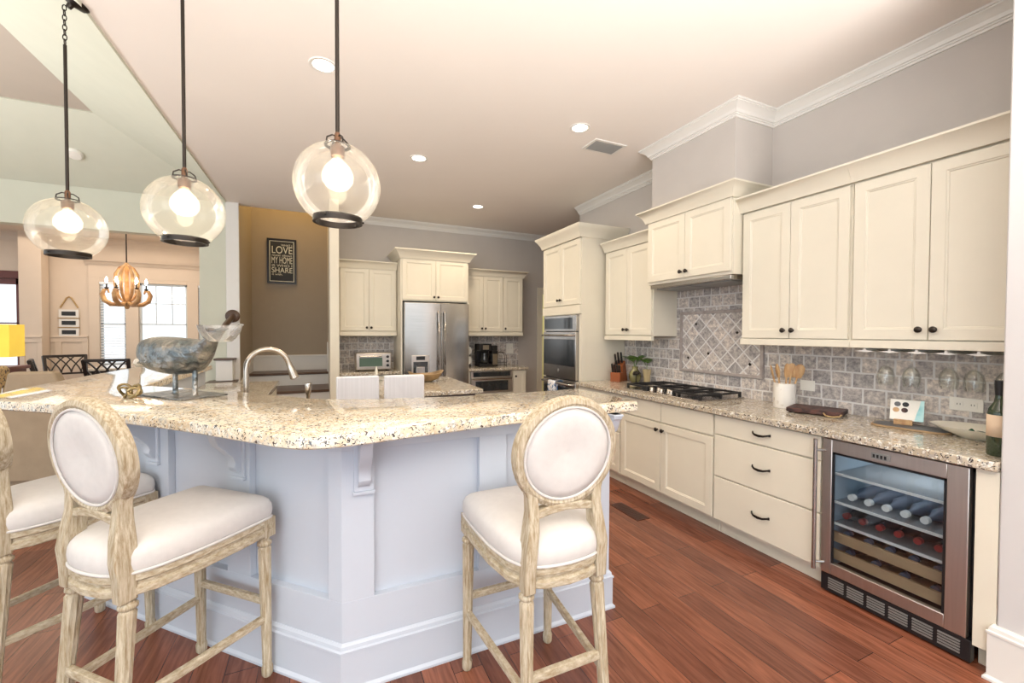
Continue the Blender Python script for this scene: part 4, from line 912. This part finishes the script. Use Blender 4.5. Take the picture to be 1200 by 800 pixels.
mb = MB(); prf = [(.050, .0), (.07, .02), (.088, .05), (.098, .085), (.095, .085), (.085, .052), (.067, .024), (.047, .004)]
mb.lathe(prf, n=32, cap=False); mb.obj('dish', 'dishglass', t)
mb = MB(); mb.tube([(.06, -.05, .04), (.085, -.075, .065), (.10, -.09, .085), (.115, -.105, .087)], .009, 8, scales=[1.4, 1.1, .9, .5]); mb.obj('spout', 'dishglass', t)
t = thing('brass_knot', 'brass sculptural knot ornament on the bar beside the whale plate', 'ornament', (-.93, 2.86, 1.102), math.radians(-40))
mb = MB()
mb.tube([(.035*math.cos(a*PI/12)-.03, .010*math.sin(a*PI/6), .036+.034*math.sin(a*PI/12)) for a in range(24)], .0065, 8, closed=True, up=(0, 1, 0))
mb.tube([(.024*math.cos(a*PI/12)-.02, .024*math.sin(a*PI/12), .033+.024*math.cos(a*PI/12+1)) for a in range(24)], .0065, 8, closed=True, up=(.3, .8, .2)); mb.obj('ring', 'gold', t)
mb = MB()
mb.tube([(.045+.030*math.cos(a*PI/12), .016*math.sin(a*PI/12), .036+.030*math.sin(a*PI/12)) for a in range(24)], .0085, 8, closed=True, up=(0, 1, 0))
mb.tube([(.045+.018*math.cos(a*PI/12), .02*math.cos(a*PI/12), .034+.019*math.sin(a*PI/12)) for a in range(24)], .0075, 8, closed=True, up=(0, 1, 0)); mb.obj('coil', 'gold', t)

# ------------------------------------------------------------------ bar stools
def make_stool():
    t = thing('bar_stool', '', 'bar stool', (0, 0, 0), 0, 'oval-backed bar stools')
    fl = [(.016, 0, 0), (.021, .008, 0), (.022, .035, 0), (.017, .05, 0), (.0185, .06, 0), (.0185, .07, .12), (.025, .52, .16), (.026, .545, .1), (.020, .555, 0), (.027, .562, 0), (.027, .572, 0), (.019, .580, 0), (.021, .60, 0)]
    for (x, y, fx, fy) in ((-.195, .215, -.198, .222), (.195, .215, .198, .222), (-.140, -.235, -.160, -.285), (.140, -.235, .160, -.285)):
        top = Vector((x, y, .60)); ft = Vector((fx, fy, 0)); d = top-ft
        mx = Matrix.Translation(ft) @ d.to_track_quat('Z', 'Y').to_matrix().to_4x4() @ Matrix.Diagonal((1, 1, d.length/.60, 1))
        mb = MB(); mb.lathe(fl, n=40, mx=mx, nf=10); mb.obj('leg', 'oak', t, smooth=50)
    def at(x0, y0, fx, fy, z): k = z/.60; return Vector((fx+(x0-fx)*k, fy+(y0-fy)*k, z))
    FL = lambda s, z: at(s*.195, .215, s*.198, .222, z); RL = lambda s, z: at(s*.140, -.235, s*.160, -.285, z)
    pfr = [(-.011, -.014), (.011, -.014), (.013, 0), (.009, .014), (-.009, .014), (-.013, 0)]
    for a, b2 in ((FL(-1, .32), FL(1, .32)), (RL(-1, .30), RL(1, .30)), (FL(-1, .25), RL(-1, .25)), (FL(1, .25), RL(1, .25))):
        mb = MB(); mb.sweep([a, b2], pfr); mb.obj('stretcher', 'oakh', t, bevel=.002)
    # seat plan outline
    def plan(g):
        P = [(.212+g, .245+g), (.214+g, .10), (.208+g, -.06), (.186+g, -.18), (.150+g*.7, -.245-g*.7), (.09, -.275-g), (0, -.285-g)]
        full = P+[(-x, y) for x, y in reversed(P[:-1])]
        return full
    fp = [plan(0), plan(.004), plan(.004), plan(-.006), plan(-.006), plan(.004), plan(.002)]
    zz = [.598, .602, .622, .628, .640, .646, .668]
    mb = MB(); mb.rings([[(x, y, z) for x, y in p] for p, z in zip(fp, zz)]); mb.obj('seat_frame', 'oakh', t, bevel=.001)
    for s in (-1, 1):
        mb = MB(); mb.box(s*.190-.027, s*.190+.027, .197, .252, .592, .672); cb_ = mb.obj('corner_block', 'oak', t, bevel=.002)
        mb = MB(); mb.lathe([(.018, 0), (.019, .003), (.012, .004), (.008, .002), (.005, .005)], n=12, mx=Matrix.Translation((s*.217, .225, .632)) @ Matrix.Rotation(s*PI/2, 4, 'Y')); mb.obj('rosette', 'oak', cb_)
    # cushion
    def dense(P, n=5, r=.035):
        out = []; N = len(P)
        for i in range(N):
            a = Vector(P[i-1]); b2 = Vector(P[i]); c = Vector(P[(i+1) % N])
            ra = min(r, (a-b2).length*.45); rc = min(r, (c-b2).length*.45)
            p0 = b2+(a-b2).normalized()*ra; p2 = b2+(c-b2).normalized()*rc
            for k in range(n):
                u = k/(n-1); q = p0*(1-u)**2+b2*2*u*(1-u)+p2*u*u; out.append((q.x, q.y))
        return out
    base = dense(plan(-.003)); cx_, cy_ = 0, -.01
    def cush(g): return [(cx_+(x-cx_)*(1+g/.21), cy_+(y-cy_)*(1+g/.26)) for x, y in base]
    mb = MB(); rs = []
    for g, z in [(-.006, .669), (.003, .672), (.008, .685), (.010, .705), (.008, .728), (.001, .745), (-.012, .758), (-.032, .768), (-.065, .777), (-.11, .783), (-.16, .787), (-.205, .788)]: rs.append([(x, y, z) for x, y in cush(g)])
    mb.rings(rs); c = mb.obj('cushion', 'linen', t, smooth=180)
    mb = MB(); mb.tube([(x, y, .674) for x, y in cush(.007)], .005, 8, closed=True); mb.obj('piping', 'linen', c)
    # back: tilted oval
    tl = math.radians(7); mxb = Matrix.Translation((0, -.252, 1.045)) @ Matrix.Rotation(tl, 4, 'X')   # local x, z in plane
    N_ = 48; a_, b_ = .185, .179
    oval = lambda k, sx, sz: [mxb @ Vector((sx*math.cos(2*PI*i/N_), k-.0*0, sz*math.sin(2*PI*i/N_))) for i in range(N_)]
    rs = [oval(.020, a_-.016, b_-.016), oval(.026, a_-.006, b_-.006), oval(.020, a_+.012, b_+.012), oval(0, a_+.018, b_+.018), oval(-.022, a_+.012, b_+.012), oval(-.028, a_-.004, b_-.004), oval(-.022, a_-.016, b_-.016)]
    mb = MB(); mb.rings(rs, closed=True); bf = mb.obj('back_frame', 'oak', t)
    rs = [oval(-.014, .001, .001), oval(-.030, .07, .075), oval(-.028, .12, .13), oval(-.022, a_-.020, b_-.020), oval(.014, a_-.018, b_-.018), oval(.030, .12, .13), oval(.040, .07, .075), oval(.042, .001, .001)]
    mb = MB(); mb.rings(rs); pd = mb.obj('back_pad', 'linen', t, smooth=180)
    for y in (-.024, .022):
        mb = MB(); mb.tube([mxb @ Vector(((a_-.018)*math.cos(2*PI*i/N_), y, (b_-.018)*math.sin(2*PI*i/N_))) for i in range(N_)], .0045, 6, closed=True, up=(0, 1, 0)); mb.obj('piping', 'linen', pd)
    for s in (-1, 1):
        # upright: carved from the seat rail up to the oval flank
        P = [(s*.142, -.245, .585), (s*.142, -.248, .66), (s*.140, -.248, .72), (s*.130, -.244, .79), (s*.124, -.240, .85), (s*.128, -.240, .90), (s*.146, -.243, .95)]
        W_ = [(.021, .026), (.021, .026), (.020, .034), (.021, .030), (.019, .024), (.018, .021), (.014, .018)]
        rs = []
        for (x, y, z), (wx, wy) in zip(P, W_): rs.append([(x-wx, y-wy, z), (x+wx, y-wy, z), (x+wx, y+wy, z), (x-wx, y+wy, z)])
        mb = MB(); mb.rings(rs); mb.obj('back_upright', 'oak', t, bevel=.006, seg=3, smooth=60)
    mb = MB(); mb.sweep([(-.125, -.240, .838), (-.06, -.240, .850), (0, -.240, .855), (.06, -.240, .850), (.125, -.240, .838)], [(-.018, -.014), (.018, -.014), (.018, .014), (-.018, .014)]); mb.obj('back_rail', 'oakh', t, bevel=.004)
    return t
st = make_stool(); st.location = (.765, 1.495, 0); st['label'] = 'whitewashed oval-backed bar stool at the right-hand side of the bar'
s2 = copy_tree(st); s2.location = (-.512, 2.005, 0); s2.rotation_euler = (0, 0, math.radians(-43.5)); s2['label'] = 'whitewashed oval-backed bar stool in front, its full side seen at the angled bar'
s3 = copy_tree(st); s3.location = (-1.064, 2.555, 0); s3.rotation_euler = (0, 0, math.radians(-43.5)); s3['label'] = 'whitewashed oval-backed bar stool cut off by the left edge of the photo'

# ------------------------------------------------------------------ pendants
def make_pendant():
    t = thing('pendant_lamp', '', 'pendant lamp', (0, 0, 0), 0, 'glass globe pendants over the bar')
    R = .155; mb = MB(); a0, a1 = -math.asin(.84), math.asin(.955); pr = []
    for i in range(25):
        a = a0+(a1-a0)*i/24; pr.append((R*math.cos(a), R*math.sin(a)))
    mb.lathe(pr, n=48, cap=False); mb.obj('globe', 'globe', t, smooth=180)
    rb = R*math.cos(a0); zb = R*math.sin(a0)
    mb = MB(); mb.rings([[(r*math.cos(2*PI*i/40), r*math.sin(2*PI*i/40), z) for i in range(40)] for r, z in ((rb-.006, zb-.014), (rb+.004, zb-.014), (rb+.004, zb+.008), (rb-.006, zb+.008))], closed=True)
    for k in range(3):
        a = k*2.09; mb.sphere(((rb+.007)*math.cos(a), (rb+.007)*math.sin(a), zb-.003), .004, 8, 5)
    mb.obj('bottom_ring', 'bronze', t)
    zt = R*.955
    mb = MB(); mb.rings([[(r*math.cos(2*PI*i/32), r*math.sin(2*PI*i/32), z) for i in range(32)] for r, z in ((.036, zt), (.047, zt-.002), (.047, zt+.003), (.036, zt+.004))], closed=True)
    for k in range(4):
        a = k*PI/2+.4
        mb.tube([(.043*math.cos(a), .043*math.sin(a), zt+.002), (.040*math.cos(a), .040*math.sin(a), zt+.022), (.02*math.cos(a), .02*math.sin(a), zt+.036), (0.006*math.cos(a), .006*math.sin(a), zt+.034)], .003, 6, up=(-math.sin(a), math.cos(a), 0))
    mb.obj('cage_cap', 'bronze', t)
    mb = MB(); mb.lathe([(.008, zt+.05), (.012, zt+.04), (.012, zt+.0), (.026, zt-.004), (.025, zt-.042), (.016, zt-.046)], n=18); mb.obj('socket', 'socketm', t)
    mb = MB(); mb.lathe([(.014, zt-.042), (.020, zt-.055), (.044, zt-.080), (.056, zt-.108), (.054, zt-.135), (.038, zt-.158), (.018, zt-.168), (.003, zt-.170)], n=28); bl = mb.obj('bulb', 'bulbglass', t, smooth=180)
    mb = MB(); mb.lathe([(.005, zt-.06), (.018, zt-.075), (.030, zt-.10), (.030, zt-.122), (.018, zt-.142), (.004, zt-.150)], n=20); mb.obj('filament', 'bulb', bl, smooth=180)
    return t, zt
pend, PZT = make_pendant()
def finish_pendant(t, zg, chain):
    top = ZC-zg-(.03 if chain else 0)
    zr = top-.19 if chain else top
    mb = MB(); mb.cyl((0, 0, PZT+.04), (0, 0, zr), .0075, n=10); mb.obj('rod', 'bronze', t)
    if chain:
        mb = MB(); z = zr
        k = 0
        while z < top+.005:
            ax = (1, 0) if k % 2 else (0, 1)
            mb.tube([(.008*math.cos(a*PI/6)*ax[0], .008*math.cos(a*PI/6)*ax[1], z+.014+.016*math.sin(a*PI/6)) for a in range(12)], .0025, 6, closed=True, up=(ax[1], ax[0], 0)); z += .025; k += 1
        mb.obj('chain', 'bronze', t)
        mb = MB(); mb.lathe([(.012, -.05), (.014, -.03), (.022, -.026), (.058, -.014), (.064, -.003), (.064, 0)], n=28, mx=Matrix.Translation((.035, 0.01, top+.054)) @ Matrix.Rotation(math.radians(28.2), 4, 'Y')); mb.obj('canopy', 'bronze', t)
    else:
        mb = MB(); mb.lathe([(.01, top-.03), (.055, top-.02), (.06, top)], n=24); mb.obj('canopy', 'bronze', t)
PD = [((-1.20, 2.97, 1.985), 1, 'leftmost of the three glass globe pendants, hung by a chain'), ((-.565, 2.385, 2.0), 0, 'middle one of the three glass globe pendants over the bar'), ((.06, 1.75, 2.01), 0, 'rightmost and nearest of the three glass globe pendants')]
ps = [pend, copy_tree(pend), copy_tree(pend)]
for p, (loc, ch, lb) in zip(ps, PD):
    p.location = loc; p['label'] = lb; finish_pendant(p, loc[2], ch)
    lamp('pendant_bulb_light', 'POINT', (loc[0], loc[1], loc[2]+.03), 13, (1, .84, .66), .03)

# ------------------------------------------------------------------ ceiling fixtures
CL_ = ['recessed ceiling light nearest, beside the rod of the right pendant', 'recessed ceiling light beside the air vent', 'recessed ceiling light over the small island', 'recessed ceiling light farthest back near the oven cabinet']
for (x, y), lb in zip(CANS, CL_):
    t = thing('recessed_light', lb, 'ceiling light', (x, y, ZC), 0, 'recessed kitchen lights')
    mb = MB(); mb.rings([[(r*math.cos(2*PI*i/32), r*math.sin(2*PI*i/32), z) for i in range(32)] for r, z in ((.062, 0), (.085, 0), (.084, -.006), (.064, -.004))], closed=True); mb.obj('trim_ring', 'white', t)
    MB().lathe([(.0625, -.002), (.0625, -.0005)], n=28).obj('lens', 'can', t)
    lamp('downlight', 'SPOT', (x, y, ZC-.02), 26, WARM, .05, (0, 0, 0), math.radians(130))
t = thing('air_vent', 'rectangular white ceiling air register beside the recessed light', 'air vent', (2.36, 3.20, ZC), 0)
mb = MB(); mb.box(-.17, .17, -.11, -.085, -.008, 0); mb.box(-.17, .17, .085, .11, -.008, 0); mb.box(-.17, -.145, -.085, .085, -.008, 0); mb.box(.145, .17, -.085, .085, -.008, 0); mb.obj('frame', 'white', t)
mb = MB()
for k in range(12): mb.box(-.145, .145, -.002, .002, -.012, .0, Matrix.Translation((0, -.078+k*.0142, 0)) @ Matrix.Rotation(.6, 4, 'X'))
mb.obj('louvres', 'grey', t)
# smoke detector on the sloped plane
sd = Vector((-2.62, 6.15, 0)); zz_ = ZC+(YB-6.15)/(YB-VY)*(VZ-ZC)
t = thing('smoke_detector', 'round white smoke detector on the sloping ceiling over the dining opening', 'smoke detector', (-2.42, 6.15, zz_-.016))
t.rotation_euler = (math.radians(-28), 0, 0)
mb = MB(); mb.lathe([(.07, 0), (.07, -.018), (.058, -.034), (.02, -.038)], n=28); mb.obj('housing', 'plastic', t)

# ------------------------------------------------------------------ stair sign
t = thing('wall_sign', 'black framed typographic sign hanging on the stair wall', 'sign', (-.785, 7.79, 2.235))
SW, SH = .42, .72
mb = MB()
def rl(d, y): return [(d, y, d), (SW-d, y, d), (SW-d, y, SH-d), (d, y, SH-d)]
mb.rings([rl(0, 0), rl(0, -.025), rl(.018, -.025), rl(.02, -.012)], closed=False, cap=False); mb.obj('frame', 'black', t)
MB().box(.015, SW-.015, -.012, 0, .015, SH-.015).obj('board', 'board', t)
mb = MB(); mb.rings([rl(.034, -.013), rl(.044, -.013), rl(.044, -.0122), rl(.034, -.0122)], closed=True); mb.obj('border_line', 'letter', t)
def text(s, x0, x1, z0, z1, y):
    cu = D.curves.new('lettering', 'FONT'); cu.body = s; cu.size = 1; cu.extrude = .002; cu.align_x = 'LEFT'
    o = D.objects.new('lettering', cu); COL.objects.link(o); bpy.context.view_layer.update()
    me = D.meshes.new_from_object(o.evaluated_get(bpy.context.evaluated_depsgraph_get())); D.objects.remove(o)
    xs_ = [v.co.x for v in me.vertices]; ys_ = [v.co.y for v in me.vertices]; a, b2, c, d = min(xs_), max(xs_), min(ys_), max(ys_)
    for v in me.vertices:
        vx, vy, vz = v.co
        v.co = Vector((x0+(vx-a)/(b2-a)*(x1-x0), y-vz*.5, z0+(vy-c)/(d-c)*(z1-z0)))
    me.materials.clear(); me.materials.append(M['letter'])
    o = D.objects.new('lettering', me); COL.objects.link(o); o.parent = t
for s, x0, x1, z0, z1 in (('WHAT I', .20, .355, .605, .635), ('LOVE', .07, .36, .485, .60), ('most about', .07, .355, .44, .472), ('MY HOME', .065, .36, .325, .43), ('IS WHO I', .07, .355, .27, .31), ('SHARE', .065, .36, .175, .26), ('it with.', .07, .22, .135, .165)):
    text(s, x0, x1, z0, z1, -.0135)

# ------------------------------------------------------------------ dining room furniture
t = thing('chandelier', 'curved honey wood chandelier with candle bulbs in the dining room', 'chandelier', (-2.715, 8.35, 0))
ztop, zc, zb = DZC, 2.28, 1.80
ZM = lambda z: 1.80+(z-1.77)*1.12
mb = MB(); mb.lathe([(.05, DZC-.02), (.055, DZC)], n=16); mb.cyl((0, 0, ZM(2.36)), (0, 0, DZC), .009, n=8); mb.obj('stem', 'bronze', t)
mb = MB(); mb.lathe([(r, ZM(z)) for r, z in ((.02, 2.40), (.045, 2.36), (.03, 2.33), (.022, 2.2), (.03, 1.95), (.045, 1.88), (.02, 1.85), (.038, 1.81), (.02, 1.77))], n=16); mb.obj('column', 'goldwood', t)
for k in range(6):
    a = k*PI/3+.3; ca, sa = math.cos(a), math.sin(a)
    mb = MB(); mb.tube([(r*ca, r*sa, ZM(z)) for r, z in ((.02, 2.37), (.08, 2.33), (.125, 2.24), (.13, 2.10), (.11, 1.98), (.07, 1.90), (.03, 1.87))], .020, 8, up=(-sa, ca, 0), scales=[.6, .9, 1.1, 1.1, 1, .8, .6])
    mb.tube([(r*ca, r*sa, ZM(z)) for r, z in ((.03, 1.86), (.10, 1.825), (.18, 1.83), (.25, 1.88), (.275, 1.96), (.25, 2.02), (.21, 2.02), (.20, 1.98))], .030, 8, up=(-sa, ca, 0), scales=[.6, .9, 1.1, 1.1, 1, .8, .6, .4]); ar = mb.obj('arm', 'goldwood', t)
    mb = MB(); mb.lathe([(.010, ZM(2.02)), (.030, ZM(2.05)), (.010, ZM(2.055)), (.010, ZM(2.11))], c=(.225*ca, .225*sa, 0), n=12); mb.obj('candle', 'bronze', ar)
    mb = MB(); mb.lathe([(.008, ZM(2.11)), (.020, ZM(2.14)), (.012, ZM(2.175)), (.002, ZM(2.195))], c=(.225*ca, .225*sa, 0), n=10); mb.obj('candle_bulb', 'bulb', ar)
lamp('chandelier_light', 'POINT', (-2.715, 8.35, 2.2), 16, WARM, .25)
t = thing('dining_table', 'pale topped dining table in the dining room', 'table', (-2.55, 8.68, 0))
MB().box(-.66, .66, -.43, .43, .865, .90).obj('tabletop', 'table', t, bevel=.005)
MB().box(-.58, .58, -.36, .36, .79, .865).obj('apron', 'dark', t)
for sx in (-1, 1):
    for sy in (-1, 1): MB().box(sx*.57-.035, sx*.57+.035, sy*.35-.035, sy*.35+.035, 0, .79).obj('leg', 'dark', t)
def dining_chair(x, y, rot, label):
    t = thing('dining_chair', label, 'dining chair', (x, y, 0), rot, 'espresso cross-back dining chairs')
    for s in (-1, 1):
        mb = MB(); mb.sweep([(s*.23, -.25, 0), (s*.23, -.23, .62), (s*.23, -.255, .85), (s*.24, -.31, 1.065)], [(-.018, -.02), (.018, -.02), (.018, .02), (-.018, .02)]); mb.obj('rear_post', 'dark', t)
        MB().box(s*.21-.02, s*.21+.02, .19, .23, 0, .60).obj('leg', 'dark', t)
    MB().box(-.24, .24, -.24, .24, .58, .65).obj('seat', 'linen', t, bevel=.02)
    mb = MB(); mb.box(-.25, .25, -.325, -.29, 1.035, 1.075); mb.obj('top_rail', 'dark', t, bevel=.004)
    mb = MB(); mb.box(-.23, .23, -.268, -.243, .76, .79)
    for c in (-.17, -.057, .057, .17):
        for s in (-1, 1):
            P = []
            for q in range(7):
                u = q/6; xx = c+s*.14*(1-(1-u)**2) if s else c
                xx = max(-.22, min(.22, c+s*.15*u**1.6)); P.append((xx, -.256-.045*u, .79+.25*u))
            mb.sweep(P, [(-.008, -.011), (.008, -.011), (.008, .011), (-.008, .011)], up=(0, 1, 0))
    mb.obj('cross_splat', 'dark', t)
dining_chair(-2.71, 7.93, 0, 'espresso dining chair with crossed splats, right one seen from behind')
dining_chair(-3.62, 8.95, math.radians(212), 'espresso dining chair with crossed splats, middle of the three beyond the bar')
dining_chair(-3.27, 7.92, math.radians(-68), 'espresso dining chair with crossed splats, leftmost and turned sideways')
t = thing('bottle', 'green glass bottle on the dining table behind the whale', 'bottle', (-2.42, 8.50, .9005))
mb = MB(); mb.lathe([(.035, 0), (.04, .01), (.04, .12), (.015, .17), (.014, .23), (.017, .235)], n=16); mb.obj('glass_body', 'greeng', t)
t = thing('table_vase', 'white vase on the dining table left of the green bottle', 'vase', (-2.62, 8.52, .9005))
mb = MB(); mb.lathe([(.05, 0), (.09, .05), (.08, .10), (.05, .13), (.06, .14), (.045, .13)], n=20); mb.obj('vessel', 'ceramic', t)
# hanging triple plaque
t = thing('hanging_plaque', 'three white framed black plaques hanging on rope on the tan wall', 'plaque', (-3.96, FY-.012, 0))
mb = MB(); mb.tube([(-.115, 0, 1.86), (-.03, 0, 2.03), (.0, 0, 2.05), (.03, 0, 2.03), (.115, 0, 1.86)], .012, 6, up=(0, 1, 0)); mb.obj('rope', 'rope', t)
for z in (1.76, 1.60, 1.44):
    f = MB().box(-.13, .13, -.02, 0, z-.07, z+.07).obj('plaque', 'white', t, bevel=.003); MB().box(-.09, .09, -.025, -.019, z-.035, z+.035).obj('picture', 'board', f)
    if z < 1.7: MB().box(-.14, .14, -.03, -.004, z+.073, z+.085).obj('cord', 'rope', t)
# left-edge pieces: sideboard, lamp, spotted stool, slipcovered chair
t = thing('sideboard', 'red-brown wooden sideboard at the left edge under the yellow lamp', 'sideboard', (-3.60, 6.92, 0))
MB().box(-.62, .30, -.25, .25, .08, 1.0).obj('body', 'brown', t, bevel=.004); MB().box(-.65, .33, -.27, .27, 1.0, 1.04).obj('top', 'brown', t, bevel=.004)
MB().panel(.0, .27, .15, .95, -.265, t=.014).obj('door', 'brown', t, smooth=0); MB().box(-.60, .28, -.22, .22, 0, .08).obj('plinth', 'dark', t)
t = thing('table_lamp', 'table lamp with bright yellow rectangular shade on the sideboard', 'lamp', (-3.56, 6.88, 1.0405))
MB().box(-.32, .32, -.14, .14, .115, .49).obj('lamp_shade', 'shade', t, bevel=.004)
mb = MB(); mb.box(.16, .18, -.143, .143, .113, .492); mb.obj('shade_stripe', 'spoon', t)
mb = MB(); mb.lathe([(.08, 0), (.08, .015), (.03, .03), (.035, .06), (.012, .10), (.010, .30)], n=16); mb.obj('base', 'bronze', t)
lamp('table_lamp_light', 'POINT', (-3.62, 6.88, 1.36), 6, (1, .8, .4), .08)
t = thing('spotted_armchair', 'upholstered chair in spotted tan fabric at the left edge', 'armchair', (-3.04, 6.0, 0))
MB().box(-.55, .12, -.2, .10, .25, 1.10).obj('backrest', 'fabricp', t, bevel=.04, seg=4); MB().box(-.55, .12, .08, .5, .25, .55).obj('seat', 'fabricp', t, bevel=.04, seg=4)
for x in (-.5, .07):
    for y in (-.15, .45): MB().cyl((x, y, .26), (x, y, 0), .025, .018, 10).obj('leg', 'dark', t)
t = thing('slipcovered_chair', 'high-backed chair under a loose tan slipcover behind the bar end', 'chair', (-2.30, 5.55, 0), math.radians(-10))
mb = MB(); rs = []
for (w, y0, y1, z) in ((.27, -.30, .30, .05), (.265, -.29, .28, .50), (.26, -.26, .26, .56)): rs.append([(-w, y0, z), (0, y0-.02, z), (w, y0, z), (w, y1, z), (0, y1+.02, z), (-w, y1, z)])
mb.rings(rs); mb.obj('skirt', 'slip', t, bevel=.02, seg=3)
mb = MB(); rs = []
for (w, y0, y1, z) in ((.275, -.34, -.22, .10), (.25, -.34, -.20, .55), (.20, -.36, -.24, .95), (.17, -.37, -.27, 1.07), (.15, -.365, -.29, 1.09)): rs.append([(-w, y0, z), (0, y0-.015, z), (w, y0, z), (w, y1, z), (0, y1, z), (-w, y1, z)])
mb.rings(rs); mb.obj('backrest', 'slip', t, bevel=.02, seg=3)
mb = MB(); mb.tube([(-.272, -.345, .12), (-.25, -.345, .55), (-.20, -.365, .95)], .006, 6); mb.tube([(.272, -.345, .12), (.25, -.345, .55), (.20, -.365, .95)], .006, 6); mb.obj('piping', 'linen', t)
for x in (-.22, .22):
    for y in (-.28, .25): MB().cyl((x, y, .06), (x, y, 0), .02, .018, 8).obj('leg', 'dark', t)
# floor register
t = thing('floor_register', 'dark wooden floor vent beside the cooktop cabinet toe kick', 'floor vent', (2.28, 2.72, 0))
MB().box(-.06, .06, -.17, .17, .0, .004).obj('frame', mat('dark_register_wood', srgb(70, 30, 22), .4), t)
mb = MB()
for k in range(14): mb.box(-.045, .045, -.15+k*.022, -.143+k*.022, .004, .005)
mb.obj('slots', 'dark', t)
